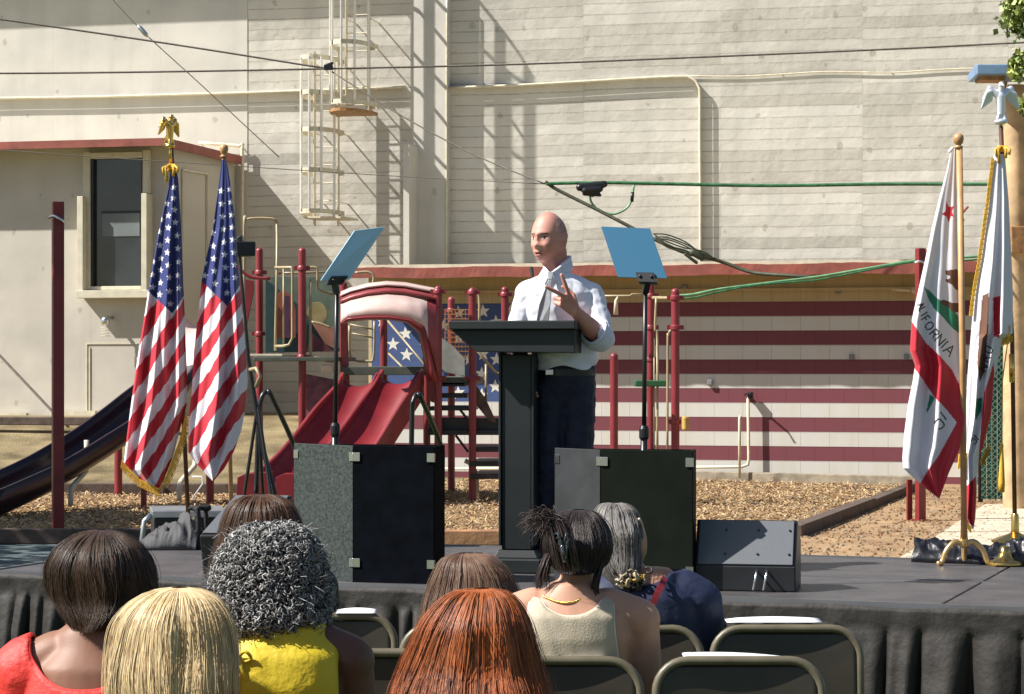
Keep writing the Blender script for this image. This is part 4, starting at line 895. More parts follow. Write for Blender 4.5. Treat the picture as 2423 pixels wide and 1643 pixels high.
cable('guy_wire', [(230, -40, 34), (335, 72, 33.8), (480, 205, 33.6), (660, 372, 33.4)], .008, steel, 'thin diagonal wire with a small turnbuckle above the annex roof')
tag(MB().tube([P(325, 60, 33.7), P(331, 66, 33.7), P(345, 82, 33.7), P(350, 88, 33.7)], [.012, .035, .035, .012], 8).build('turnbuckle', M['alu'], None, smooth=True, loc=P(335, 70, 33.7)), 'small metal turnbuckle on the thin diagonal wire', 'turnbuckle')
cable('guy_wire', [(-200, 345, 30), (0, 356, 30), (400, 383, 30), (900, 415, 30), (1290, 436, 29.6)], .006, steel, 'very thin wire running from the left edge past the flag tops')
k = MB().box(P(777, 160, 31), (.12, .08, .07), 0); k.cap(P(772, 155, 31), P(786, 150, 31), .02); tag(k.build('cable_clamp', M['black_metal'], None, loc=P(777, 160, 31), bevel=.01), 'small black clamp joining cables in front of the ladder cage', 'clamp')
cable('green_cable', [(1292, 436, 29.5), (1330, 434, 29.5), (1450, 433, 29.4), (1600, 436, 29.3), (1750, 439, 29.2), (1900, 439, 29), (2100, 436, 28.8), (2423, 436, 28.4), (2700, 430, 28)], .024, gcab, 'thick green cable running level to the right edge')
cable('thick_cable', [(1290, 430, 29.5), (1320, 450, 29.5), (1420, 500, 29.3), (1520, 552, 29.1), (1560, 572, 29), (1620, 598, 29), (1680, 612, 28.9), (1720, 624, 28.9), (1780, 645, 28.8), (1860, 652, 28.6), (1930, 657, 28.5)], .024, bcab, 'dark olive cable bundle sloping down behind the right prompter glass')
lw2 = [(1600, 700, 28), (1640, 697, 28), (1700, 685, 28), (1800, 672, 28.1), (1930, 656, 28.2), (2050, 636, 28.2), (2160, 618, 28.2), (2300, 608, 28.3), (2423, 600, 28.3), (2650, 590, 28.3)]
cable('green_cable', lw2, .018, lgc, 'pale green cable sagging below the mural roof edge to the climbing bars')
cable('green_cable', [(x, y + 5 + 3 * math.sin(x * .02), d - .06) for x, y, d in lw2], .013, gcab, 'darker green cable twisted along the pale green cable')
jb = thing('cable_junction', 'black cable splice hanging on the green cable with a loop of green wire', 'cable splice', tuple(P(1400, 445, 29.3)))
m_ = MB(); m_.cap(P(1372, 444, 29.3), P(1430, 436, 29.3), .05, .045); m_.cap(P(1385, 452, 29.28), P(1420, 448, 29.28), .05, .04); m_.cap(P(1382, 460, 29.27), P(1420, 462, 29.27), .022, .022); m_.cap(P(1400, 446, 29.3), P(1402, 462, 29.3), .03, .03)
put(remesh(m_, .012, 2, 'splice_body', [M['black_metal']]), 'splice_body', jb)
MB().tube(smoothpath([P(1396, 462, 29.3), P(1400, 480, 29.3), P(1420, 500, 29.3), P(1452, 507, 29.3), P(1480, 495, 29.3), P(1494, 475, 29.3), P(1500, 438, 29.3)], 5), .014, 8).build('loop', lgc, jb, smooth=True)
MB().tube([P(1497, 455, 29.3), P(1495, 478, 29.3)], .022, 8).build('sleeve', M['black_metal'], jb, smooth=True)
cl = MB()
rn = random.Random(4)
for i in range(6):
    cl.tube(smoothpath([P(1548 + rn.uniform(-6, 6), 556 + rn.uniform(-4, 8), 28.9), P(1580 + rn.uniform(-4, 4), 556 + 6 * i, 28.85), P(1620, 572 + 5 * i, 28.85), P(1655 + rn.uniform(-5, 10), 600 + rn.uniform(-6, 6), 28.85), P(1690 + rn.uniform(-8, 8), 612 + rn.uniform(-5, 5), 28.85)], 5), .010, 6)
cl.cap(P(1640, 598, 28.8), P(1660, 612, 28.8), .045, .03); cl.cap(P(1622, 602, 28.8), P(1648, 622, 28.8), .02, .02)
tag(cl.build('cable_coil', bcab, None, smooth=True, loc=P(1600, 590, 28.9)), 'tangled coil of spare cable tied right of the dark blue prompter glass', 'cable coil')
nt = MB().beam(P(-40, 800, 36.0), P(125, 975, 35.0), .03, .03); tag(nt.build('stay_wire', M['steel'], None, loc=P(125, 975, 35.0)), 'dark diagonal stay bar against the annex wall at the left edge', 'stay')

# ------------------------------------------------------------------ utility pole, its box, tree, fence
up = P(2402, 860, 26.6); up.z = 0
M['polewood'] = mk('pale_orange_pole_wood', (.52, .35, .19), .75, var=.3, scale=4, bump=.4, bscale=22)  # pale orange wood, mottled by noise
pole = thing('utility_pole', 'pale orange wooden pole with crossbar behind the right flags', 'pole', tuple(up))
MB().tube([up, up + Z3 * 4.85], [.14, .125], 20).build('shaft', M['polewood'], pole, smooth=True, sharp=50)
MB().box(P(2413, 568, 26.45), (.24, .14, .30), .1).build('crossbar', M['rustwood'], pole, bevel=.01)
MB().tube([up + Z3 * (P(0, 543, 26.6).z - .02), up + Z3 * (P(0, 543, 26.6).z + .02)], .145, 20).build('band', M['steel'], pole)
MB().beam(P(2372, 225, 26.5), P(2380, 188, 26.5), .03, .05).build('bracket', M['rustwood'], pole)
MB().beam(P(2290, 490, 26.6), P(2180, 610, 25.2), .02, .02).build('guy_rod', M['fascia'], pole); MB().beam(P(2280, 520, 26.6), P(2180, 635, 25.2), .02, .02).build('guy_rod', M['fascia'], pole)
bx = MB(); a = P(2312, 176, 26.0); bx.prism([a, a + Vector((0, .5, -.03)), a + Vector((0, .52, .06)), a + Vector((0, .15, .12)), a + Vector((0, .0, .11))], (.8, -.02, 0)); bx.build('light_hood', mk('pale_blue_steel_hood', (.20, .32, .50), .4, metal=.2), pole, bevel=.01)
MB().para(P(2320, 190, 26.1), Vector((.28, 0, 0)), Vector((0, .3, 0)), Z3 * .07).build('lamp_bracket', M['rustwood'], pole)
leafm = [mk('leaf_light', (.42, .48, .16), .5, var=.3, scale=3), mk('leaf_mid', (.22, .29, .08), .5, var=.3, scale=3), mk('leaf_dark', (.045, .075, .02), .55, var=.3, scale=3)]
bark = mk('grey_bark', (.16, .12, .09), .9, var=.3, bump=.6, bscale=20)
def tree(base, h, crown, label, seed, nleaf, ls=.09, name='tree'):
    rn = random.Random(seed); t = thing(name, label, 'tree', tuple(base)); mb = MB()
    top = base + Z3 * h; mb.tube([base - Z3 * .1, base + Z3 * h * .4 + Vector((.1, 0, 0)), top], [.2, .15, .07], 12); clumps = []
    for (c, r) in crown:
        c = base + Vector(c); k = int(10 * r + 6)
        mb.tube([base + Z3 * h * rn.uniform(.35, .7), base.lerp(c, .6) + Z3 * .4, c], [.07, .045, .02], 8)
        for _ in range(k):
            d = Vector((rn.gauss(0, 1), rn.gauss(0, 1), rn.gauss(0, .8))).normalized() * r * rn.uniform(.45, 1.0); clumps.append((c + d, rn.uniform(.22, .42) * min(1, r)))
            mb.tube([c, c + d * .6, c + d], [.02, .012, .005], 5)
    mb.build('trunk', bark, t, smooth=True); lv = MB()
    for _ in range(nleaf):
        c, r = rn.choice(clumps); p = c + Vector((rn.gauss(0, .5), rn.gauss(0, .5), rn.gauss(0, .45))) * r
        a = Vector((rn.gauss(0, 1), rn.gauss(0, 1), rn.gauss(-.4, .7))).normalized() * ls * rn.uniform(.6, 1.3); b_ = a.cross(Vector((rn.gauss(0, 1), rn.gauss(0, 1), rn.gauss(0, 1)))).normalized() * a.length * .42
        mid = p + a * .45; lv.add([p, mid + b_, p + a, mid - b_], [(0, 1, 2, 3)], rn.choices((0, 1, 2), (.45, .35, .2))[0])
    lv.build('crown', leafm, t)
tb0 = P(2640, 860, 27.2); tb0.z = 0
tree(tb0, 5.2, [((-1.40, -1.6, 5.75), .34), ((-1.30, -1.6, 5.35), .28), ((-1.28, -1.6, 4.95), .26), ((-1.28, -1.6, 4.5), .16), ((-1.1, -1.2, 5.7), .4), ((-.6, .3, 6.6), .6), ((.6, 0, 6.0), 1.0), ((-.3, 0, 5.3), .5)], 'leafy green tree at the upper right edge behind the wooden pole', 5, 17000, .085)
tree(Vector((-10.4, 21.0, 0)), 4.2, [((0, 0, 5.0), 1.6), ((1.5, .8, 4.4), 1.3), ((-1.2, -.5, 5.2), 1.3), ((.4, 2.4, 5.4), 1.5), ((.8, -1.6, 4.6), 1.3), ((1.6, 3.0, 4.6), 1.2), ((2.2, -.4, 5.6), 1.2)], 'leafy tree outside the left edge shading the long slide', 8, 26000, .15, name='shade_tree')
fo = P(2322, 860, 27.9); fo.z = 0
fence = thing('privacy_fence', 'dark green chain link fence with privacy slats at the right edge', 'fence', tuple(fo))
fh = P(0, 795, 27.9).z; fw = 3.2; sl_ = MB(); sg = mk('dark_green_slat', (.02, .085, .07), .5, var=.25)
x = 0
while x < fw: sl_.para(fo + Vector((x, .012 * (int(x * 100) % 2), .04)), Vector((.058, 0, 0)), Vector((0, .006, 0)), Z3 * (fh - .06)); x += .066
sl_.build('slats', sg, fence); ch_ = MB(); s = .075; i = 0
n = int((fw + fh) / s)
for i in range(n):
    x0 = -fh + i * s
    a0, z0_ = (x0, .03) if x0 >= 0 else (0, -x0 + .03); a1 = min(fw, x0 + fh); z1_ = a1 - x0
    if a1 > a0 + .02: ch_.beam(fo + Vector((a0, -.006, z0_)), fo + Vector((a1, -.006, min(fh, z1_))), .009, .009, up=(0, 1, 0)); ch_.beam(fo + Vector((fw - a0, -.018, z0_)), fo + Vector((fw - a1, -.018, min(fh, z1_))), .009, .009, up=(0, 1, 0))
ch_.build('wire_mesh', mk('green_coated_wire', (.12, .26, .20), .45), fence)
for x in (0, 2.4): MB().tube([fo + Vector((x, .05, -.05)), fo + Vector((x, .05, fh + .06))], .03, 10).build('fence_post', M['black_metal'], fence, smooth=True)
MB().tube([fo + Vector((0, .03, fh)), fo + Vector((fw, .03, fh))], .018, 8).build('top_rail', sg, fence, smooth=True)
# ------------------------------------------------------------------ flags
def inside(poly, X, Y):
    r = np.zeros(X.shape, bool); n = len(poly); j = n - 1
    for i in range(n):
        xi, yi = poly[i]; xj, yj = poly[j]
        c = ((yi > Y) != (yj > Y)); 
        with np.errstate(divide='ignore', invalid='ignore'): xx = (xj - xi) * (Y - yi) / (yj - yi + 1e-12) + xi
        r ^= c & (X < xx); j = i
    return r
def star_poly(cx, cy, r, k=.4, rot=0., sq=1.0): return [(cx + sq * math.sin(rot + PI * i / 5) * (r if i % 2 == 0 else r * k), cy - math.cos(rot + PI * i / 5) * (r if i % 2 == 0 else r * k)) for i in range(10)]
def flag_cloth(parent, D, L, R, y0, y1, colour, mats, folds, seed, lean=0.0, thick=.09, step=1.6, name='flag'):
    """closed bunch of cloth: front sheet and back sheet; L, R = outline tables (y, x)"""
    nv = int((y1 - y0) / step); wmax = max(interp(R, y) - interp(L, y) for y in range(int(y0), int(y1), 8)); nu = int(wmax / step)
    vs = []; cc = []
    for j in range(nv + 1):
        y = y0 + (y1 - y0) * j / nv; xl, xr = interp(L, y), interp(R, y); s = (y - y0) / (y1 - y0); wd = (xr - xl)
        for side_ in (0, 1):
            for i in range(nu + 1):
                t = i / nu; t = t if side_ == 0 else 1 - t; x = xl + wd * t; e = math.sqrt(max(0, 1 - (2 * t - 1) ** 2))
                f = 0
                for k, a, ph, sl in folds: f += a * math.sin(2 * PI * (k * t + sl * s) + ph + seed)
                f = 1.35 * f * min(1, .25 + s * 1.2) * wd / 120 * e ** .7 + .008 * noise.noise(Vector((x * .03, y * .012, seed))) * e
                d = D + lean * s + (-thick * .5 * e * (wd / 120) - f if side_ == 0 else thick * .5 * e * (wd / 120) + .01 - f * .3)
                vs.append(P(x, y, d)); cc.append((x, y))
    w = 2 * (nu + 1); fs = []; fc = []
    for j in range(nv):
        for i in range(w):
            a, b = j * w + i, j * w + (i + 1) % w; fs.append((a, a + w, b + w, b)); fc.append(((cc[a][0] + cc[b][0]) / 2, (cc[a][1] + cc[a + w][1]) / 2, 0 if i < nu + 1 else 1))
    fc = np.array(fc); idx = colour(fc[:, 0], fc[:, 1], fc[:, 2])
    mb = MB(); mb.v = vs; mb.f = fs; mb.m = [int(i) for i in idx]
    return mb.build(name, mats, parent, smooth=True)
FR = mk('flag_red_nylon', (.52, .012, .03), .5, var=.06, bump=.15, bscale=14); FW = mk('flag_white_nylon', (.74, .71, .75), .5, var=.03, bump=.15, bscale=14); FB = mk('flag_navy_nylon', (.020, .030, .155), .5, var=.08, bump=.15, bscale=14)
for m_ in (FR, FW, FB): m_.node_tree.nodes['Principled BSDF'].inputs['Sheen Weight'].default_value = .15
def usa(apex, cl, cr, stars, slope, period, phase, ck=(0, 0), sr=9.0):
    def fn(X, Y, S):
        ax, ay = apex; dx = X - ax
        lim = np.where(dx < 0, ay + dx * cl, ay - dx * cr); canton = Y < lim
        v = X * slope[0] + Y * slope[1] + 5 * np.sin(Y * .011 + X * .02) + 1.8 * np.sin(X * .13 + Y * .018) + .9 * np.sin(X * .31 - Y * .02); s = np.floor(v / period + phase).astype(int) % 2
        r = np.where(canton, 2, np.where(s == 0, 0, 1))
        for x, y in stars:
            sel = canton & inside(star_poly(x, y, sr, .42, .12, .92), X, Y) & (S < .5); r[sel] = 1
        return r
    return fn
def finial_ball(t, c, r, mat):
    MB().lathe(c, [(.010, -.055), (.022, -.05), (.024, -.042), (.012, -.036), (.016, -.030), (r * .8, -r * .9), (r, 0), (r * .85, r * .55), (r * .5, r * .88), (r * .1, r)], 18).build('finial', mat, t, smooth=True)
def eagle(t, c, s, mat, ang):
    R = Matrix.Rotation(ang, 3, 'Z'); V = lambda x, y, z: c + R @ Vector((x, y, z)) * s; mb = MB()
    mb.cap(V(0, 0, -.02), V(0, 0, .07), .020 * s, .026 * s); mb.cap(V(0, 0, .07), V(0, -.01, .115), .018 * s, .014 * s); mb.ell(V(0, -.012, .125), .016 * s); mb.cap(V(0, -.02, .127), V(0, -.042, .118), .007 * s, .003 * s)
    for sg in (-1, 1):
        for i in range(7): mb.cap(V(sg * (.045 + .004 * i), 0, .095 - .002 * i), V(sg * (.045 + .008 * i), .01, .048 - .006 * i + .0 * i), .013 * s, .006 * s)
        mb.cap(V(sg * .012, 0, .075), V(sg * .052, .006, .108), .020 * s, .016 * s); mb.cap(V(sg * .052, .006, .108), V(sg * .082, .012, .06), .015 * s, .008 * s); mb.cap(V(sg * .012, -.01, -.02), V(sg * .02, -.015, -.045), .009 * s, .008 * s)
    mb.ell(V(0, 0, -.055), (.032 * s, .032 * s, .018 * s)); mb.cap(V(0, .015, 0), V(0, .04, -.05), .018 * s, .012 * s)
    put(remesh(mb, .0035, 1, 'eagle_finial', [mat]), 'eagle_finial', t)
def cord(t, c, wd, mat, n=2):
    mb = MB()
    for i in range(3): mb.tube(arc(c + Z3 * (.01 - .012 * i), (wd, 0, .004 * i), (0, wd, 0), 0, 2 * PI, 14), .007, 6)
    for dx, l in ((-.02, .09), (.01, .06), (.025, .04), (-.03, .05)): mb.tube([c + Vector((dx * .5, -wd, .01)), c + Vector((dx * 1.6, -wd - .015, -.01)), c + Vector((dx * 1.3, -wd - .012, -l))], [.006, .008, .010], 6)
    mb.build('gold_cord', mat, t, smooth=True)
def flagbase(t, c, mat, r=.13):
    MB().lathe(c, [(r, 0), (r, .012), (r * .7, .03), (.04, .05), (.024, .06), (.022, .16), (.016, .17)], 24).build('base', mat, t, smooth=True, sharp=40)

# left pair
st1 = [((x / 2.973 + 340), (y / 2.973 + 270)) for x, y in [(213, 515), (210, 592), (217, 675), (222, 762), (235, 855), (240, 947), (245, 1040), (240, 1135), (247, 1225), (173, 715), (173, 800), (168, 888), (166, 975), (172, 1065), (181, 1150), (181, 1248), (188, 1337), (112, 830), (115, 924), (122, 1015), (119, 1098), (118, 1187), (112, 1270), (125, 745), (165, 630), (68, 1040), (63, 1130), (63, 1218)]]
st2 = [((x / 2.973 + 340), (y / 2.973 + 270)) for x, y in [(545, 542), (549, 633), (555, 722), (560, 810), (565, 902), (569, 990), (575, 1080), (579, 1170), (585, 1258), (605, 530), (612, 620), (618, 710), (622, 797), (627, 885), (634, 975), (639, 1062), (645, 1150), (488, 750), (485, 838), (489, 930), (493, 1018), (497, 1105), (501, 1193), (432, 1048), (430, 1137)]]
D1, D2 = 13.65, 13.35
f1 = thing('flag_stand', 'american flag with gold fringe and gilt eagle on its pole, leftmost flag', 'flag', (P(443, 860, D1).x, D1 + .1, SZ), 'american flags on poles at the left of the stage')
MB().tube([Vector((P(443, 860, D1).x, D1 + .1, SZ)), P(428, 860, D1 + .06), P(405, 345, D1 + .02)], .013, 12).build('pole', M['brownpole'], f1, smooth=True)
flagbase(f1, Vector((P(443, 860, D1).x, D1 + .1, SZ)), M['gold'])
sr_ = (.84, .54)
flag_cloth(f1, D1 - .03, [(405, 403), (440, 399), (480, 390), (560, 373), (680, 352), (740, 343), (830, 328), (920, 315), (1010, 303), (1095, 293), (1112, 296), (1140, 330), (1158, 376)],
    [(405, 418), (425, 422), (560, 430), (680, 434), (740, 437), (820, 440), (900, 443), (960, 442), (1000, 430), (1040, 420), (1080, 410), (1120, 394), (1158, 378)], 405, 1158,
    usa((408, 742), .92, 1.55, st1, sr_, 23.5, .35), [FR, FW, FB], [(2.2, .034, 0, .3), (3.7, .020, 1, -.4), (1.1, .022, 2, .2)], 1.0)
ft = MB(); base_pts = [(288, 1093), (300, 1108), (330, 1138), (355, 1150), (376, 1160), (395, 1125), (410, 1085), (425, 1045), (438, 985)]
bp_ = [(interp([(i, p[0]) for i, p in enumerate(base_pts)], i * .04), interp([(i, p[1]) for i, p in enumerate(base_pts)], i * .04)) for i in range(201)]
for i, (x, y) in enumerate(bp_[:-1]):
    x2, y2 = bp_[i + 1]; dx, dy = (-3, 13) if i < 110 else (11, 9); j = 2 * math.sin(i * 1.9)
    ft.prism([P(x, y - 4, D1 - .055), P(x2, y2 - 4, D1 - .055), P(x2 + dx + j, y2 + dy, D1 - .06), P(x + dx + j, y + dy, D1 - .06)], (0, .012, 0))
ft.build('gold_fringe', M['fringe'], f1)
eagle(f1, P(402, 325, D1), .95, M['gold'], 1.0); MB().tube([P(403, 390, D1 + .01), P(403, 332, D1 + .01)], .010, 10).build('ferrule', M['gold'], f1, smooth=True)
cord(f1, P(407, 395, D1), .022, M['fringe'])

f2 = thing('flag_stand', 'american flag without fringe, with a wooden ball finial, second from the left', 'flag', (P(545, 860, D2).x, D2 + .1, SZ), 'american flags on poles at the left of the stage')
MB().tube([Vector((P(545, 860, D2).x, D2 + .1, SZ)), P(538, 860, D2 + .06), P(530, 368, D2 + .02)], .013, 12).build('pole', M['oak'], f2, smooth=True)
flagbase(f2, Vector((P(545, 860, D2).x, D2 + .1, SZ)), M['gold'])
flag_cloth(f2, D2 - .03, [(378, 525), (440, 517), (540, 504), (600, 490), (665, 477), (740, 469), (830, 459), (920, 454), (1000, 446), (1070, 446), (1090, 458), (1138, 502)],
    [(378, 534), (400, 540), (440, 546), (520, 556), (600, 562), (680, 568), (740, 574), (830, 582), (900, 586), (960, 582), (1020, 571), (1070, 553), (1110, 530), (1138, 506)], 378, 1138,
    usa((538, 725), .98, 1.7, st2, (.84, .54), 23.5, .05), [FR, FW, FB], [(1.8, .032, 2, -.2), (3.1, .020, 0, .5), (1.0, .022, 1, .1)], 2.3)
finial_ball(f2, P(530, 352, D2 + .02), .026, M['oak'])
MB().tube([P(455, 1128, D2), P(478, 1128, D2 - .03), P(480, 1145, D2 - .02), P(455, 1180, D2)], .004, 6).build('tie_cord', M['white'], f2, smooth=True)

# right pair: california flags
GRN = mk('flag_green', (.03, .20, .11), .55); BRN = mk('flag_bear_brown', (.13, .055, .03), .55); BLK = mk('flag_letter_black', (.015, .015, .015), .55)
STROKE = {'C': [((1, .15), (.8, 0)), ((.8, 0), (.2, 0)), ((.2, 0), (0, .25)), ((0, .25), (0, .75)), ((0, .75), (.2, 1)), ((.2, 1), (.8, 1)), ((.8, 1), (1, .85))],
 'A': [((0, 0), (.5, 1)), ((.5, 1), (1, 0)), ((.2, .36), (.8, .36))], 'L': [((0, 1), (0, 0)), ((0, 0), (.8, 0))], 'I': [((.5, 0), (.5, 1))], 'F': [((0, 0), (0, 1)), ((0, 1), (.8, 1)), ((0, .52), (.65, .52))],
 'O': [((.2, 0), (.8, 0)), ((.8, 0), (1, .25)), ((1, .25), (1, .75)), ((1, .75), (.8, 1)), ((.8, 1), (.2, 1)), ((.2, 1), (0, .75)), ((0, .75), (0, .25)), ((0, .25), (.2, 0))],
 'R': [((0, 0), (0, 1)), ((0, 1), (.75, 1)), ((.75, 1), (.95, .78)), ((.95, .78), (.75, .52)), ((.75, .52), (0, .52)), ((.45, .52), (.95, 0))], 'N': [((0, 0), (0, 1)), ((0, 1), (1, 0)), ((1, 0), (1, 1))]}
def letter(ch, ox, oy, ang, w, h, lw, X, Y, mirror=False):
    ca, sa = math.cos(ang), math.sin(ang); r = np.zeros(X.shape, bool)
    for a, b in STROKE[ch]:
        pts = []
        for u, v in (a, b):
            u = (1 - u if mirror else u) * w; v *= h; pts.append((ox + u * ca + v * sa, oy + u * sa - v * ca))
        (x0, y0), (x1, y1) = pts; dx, dy = x1 - x0, y1 - y0; L2 = dx * dx + dy * dy + 1e-9
        t = np.clip(((X - x0) * dx + (Y - y0) * dy) / L2, 0, 1); r |= (X - x0 - t * dx) ** 2 + (Y - y0 - t * dy) ** 2 < lw * lw
    return r
c5 = lambda pts: [(2100 + x / 2.627, 300 + y / 2.627) for x, y in pts]
c3 = lambda pts: [(2100 + x / 2.867, 850 + y / 2.867) for x, y in pts]
def cal1(X, Y, S):
    r = np.ones(X.shape, int)
    r[inside(c5([(148, 1205), (190, 1270), (240, 1345), (330, 1430), (400, 1510), (440, 1590), (470, 1650), (500, 1700), (540, 1790), (540, 2020), (440, 1940), (300, 1750), (210, 1620), (165, 1490), (140, 1400)]), X, Y)] = 0
    # lower fold: white again, then the outer red band
    r[inside(c3([(180, 60), (240, 140), (320, 260), (390, 330), (470, 430), (505, 480), (520, 640), (480, 760), (340, 960), (90, 760), (90, 400), (130, 200)]), X, Y)] = 1
    r[inside(c3([(470, 430), (505, 480), (520, 640), (480, 760), (350, 945), (215, 850), (270, 760), (345, 660), (400, 560)]), X, Y)] = 0
    r[inside(c5([(228, 995), (262, 1020), (300, 1060), (345, 1090), (380, 1110), (420, 1150), (440, 1180), (450, 1290), (400, 1250), (350, 1190), (290, 1130), (250, 1060)]), X, Y)] = 3
    r[inside(c5([(325, 1085), (350, 1075), (400, 1095), (445, 1095), (445, 1155), (400, 1150), (380, 1120), (345, 1110)]), X, Y)] = 4
    r[inside(c5([(360, 895), (400, 890), (430, 885), (440, 900), (440, 1020), (420, 1010), (405, 985), (365, 965), (362, 950), (388, 945), (390, 930), (362, 920)]), X, Y)] = 4
    r[inside(c5([(365, 463), (382, 500), (415, 495), (400, 530), (412, 560), (395, 558), (380, 598), (368, 560), (336, 545), (362, 525)]), X, Y)] = 0
    for ch, x, y, a, w, h in (('A', 183, 1110, 60, 26, 40), ('L', 196, 1140, 60, 16, 42), ('I', 206, 1170, 58, 16, 44), ('F', 212, 1200, 55, 24, 48), ('O', 230, 1240, 52, 36, 50), ('R', 262, 1290, 50, 36, 52), ('N', 292, 1330, 48, 40, 58), ('I', 326, 1368, 46, 20, 60), ('A', 345, 1395, 42, 52, 64)):
        (ox, oy), = c5([(x, y)]); r[letter(ch, ox, oy, math.radians(a), w / 2.627, h / 2.627, 1.55, X, Y)] = 5
    (ox, oy), = c3([(355, 480)]); r[letter('C', ox, oy, math.radians(-40 - 0), 17, 22, 1.7, X, Y, True)] = 5
    (ox, oy), = c3([(405, 415)]); r[letter('I', ox - 6, oy, math.radians(-38), 8, 20, 1.7, X, Y)] = 5
    r[inside(c3([(288, 240), (322, 262), (270, 365), (264, 350)]), X, Y)] = 3
    return r
D3, D4 = 12.1, 12.75
f3 = thing('flag_stand', 'white california flag with red star and red bands, on an oak pole with ball finial', 'flag', tuple(on_stage(2281, 1338)), 'california flags on poles at the right of the stage')
b3 = on_stage(2281, 1338)
MB().tube([b3 + Z3 * .12, P(2278, 860, D3 - .02), P(2270, 348, D3 - .02)], .0165, 14).build('pole', M['oak'], f3, smooth=True)
flag_cloth(f3, D3 + .03, [(352, 2251), (400, 2241), (470, 2222), (540, 2205), (620, 2188), (700, 2170), (760, 2157), (830, 2153), (865, 2165), (900, 2160), (960, 2148), (1030, 2139), (1085, 2135), (1108, 2137), (1130, 2160), (1160, 2195), (1180, 2220)],
    [(352, 2262), (470, 2268), (700, 2276), (880, 2281), (1000, 2282), (1060, 2272), (1120, 2245), (1180, 2223)], 352, 1180, cal1, [FR, FW, FB, GRN, BRN, BLK], [(1.6, .022, 0, .2), (2.6, .014, 1, -.5), (.8, .02, 0, .2)], .6, thick=.07)
finial_ball(f3, P(2268, 328, D3 - .02), .028, M['oak']); MB().cap(P(2253, 352, D3), P(2248, 358, D3), .009).build('clip', M['white'], f3, smooth=True)
lg = MB(); bq = b3 + Z3 * .125
for a in (2.9, .05, 1.4):
    d = Vector((math.cos(a), -abs(math.sin(a)) if a > 2 else math.sin(a) * .8, 0)); lg.tube(smoothpath([bq - Z3 * .02, bq + d * .05 + Z3 * .0, bq + d * .10 - Z3 * .045, bq + d * .125 - Z3 * .105, bq + d * .155 - Z3 * .115], 4), [.016] * 16 + [.012], 8)
lg.lathe(bq - Z3 * .03, [(.02, 0), (.024, .02), (.02, .06), (.018, .1)], 16); lg.build('tripod_base', mk('pale_gold_metal', (.75, .5, .22), .3, metal=.8), f3, smooth=True)
def cal2(X, Y, S):
    r = np.ones(X.shape, int)
    r[inside([(2350, 705), (2368, 700), (2366, 800), (2352, 795)], X, Y)] = 0
    r[inside([(2325, 700), (2340, 692), (2338, 780), (2330, 880), (2318, 905), (2312, 860), (2318, 780)], X, Y)] = 4
    r[inside(c3([(690, 130), (720, 20), (730, 200), (700, 560), (620, 660), (640, 400), (655, 230)]), X, Y)] = 0
    r[inside(c3([(605, 270), (640, 260), (635, 350), (600, 415), (592, 380)]), X, Y)] = 3
    for ch, x, y in (('N', 2332, 880), ('R', 2338, 858), ('O', 2344, 838)): r[letter(ch, x, y, math.radians(-62), 13, 18, 1.5, X, Y)] = 5
    (ox, oy), = c3([(590, 580)]); r[letter('C', ox, oy, math.radians(-45), 10, 13, 1.4, X, Y, True)] = 5
    (ox, oy), = c3([(610, 555)]); r[letter('I', ox, oy, math.radians(-45), 8, 14, 1.4, X, Y)] = 5
    r[inside(c3([(530, 870), (600, 795), (605, 1000), (590, 1140), (500, 1080), (510, 950)]), X, Y)] = 0
    return r
b4 = on_stage(2402, 1283); px4 = 2402
f4 = thing('flag_stand', 'fringed california flag under a silver eagle, rightmost flag', 'flag', tuple(b4), 'california flags on poles at the right of the stage'); D4 = b4.y
MB().tube([b4, P(2395, 800, D4), P(2368, 300, D4)], .0135, 12).build('pole', M['brownpole'], f4, smooth=True); flagbase(f4, b4, M['gold'], .14)
MB().tube([P(2371, 352, D4), P(2368, 290, D4)], .010, 10).build('ferrule', M['gold'], f4, smooth=True)
MB().tube([P(2394, 905, D4 - .012), P(2393, 838, D4 - .012)], .0155, 12).build('pole_sleeve', M['gold'], f4, smooth=True)
flag_cloth(f4, D4 - .03, [(365, 2352), (480, 2338), (620, 2318), (700, 2304), (760, 2300), (880, 2290), (1000, 2284), (1070, 2276), (1150, 2283), (1225, 2280), (1252, 2300)],
    [(365, 2378), (480, 2387), (620, 2394), (700, 2397), (790, 2396), (802, 2372), (900, 2352), (980, 2346), (1060, 2326), (1080, 2316), (1150, 2312), (1225, 2308), (1252, 2304)], 365, 1252, cal2, [FR, FW, FB, GRN, BRN, BLK], [(2.1, .03, 0, .1), (3.4, .016, 1, .4)], 3.1, thick=.10)
fr = MB()
for i in range(31): y = 375 + i * 12; x = interp([(365, 2352), (480, 2338), (620, 2318), (700, 2304)], y) if y < 700 else 2304 - (y - 700) * .1; (fr.prism([P(x - 6, y, D4 - .05), P(x + 2, y, D4 - .05), P(x + 2, y + 13, D4 - .05), P(x - 6 + math.sin(i), y + 13, D4 - .05)], (0, .01, 0)) if y < 740 else None)
fr.build('gold_fringe', M['fringe'], f4); fr = MB()
for i in range(26): t = i / 26; x, y = 2352 + 44 * t, 796 - 2 * t; fr.prism([P(x, y, D4 - .03), P(x + 2, y, D4 - .03), P(x + 2, y + 26 - 10 * t + 3 * math.sin(i * 2), D4 - .03), P(x, y + 26 - 10 * t + 3 * math.sin(i * 2), D4 - .03)], (0, .012, 0))
fr.build('gold_fringe', M['fringe'], f4); fr = MB()
for i in range(14): t = i / 14; x, y = 2276 + 22 * t, 1222 + 26 * t; fr.prism([P(x, y, D4 - .04), P(x + 2.2, y + 2, D4 - .04), P(x + 2.2, y + 16, D4 - .04), P(x, y + 14, D4 - .04)], (0, .012, 0))
fr.build('gold_fringe', M['fringe'], f4); fr = MB()
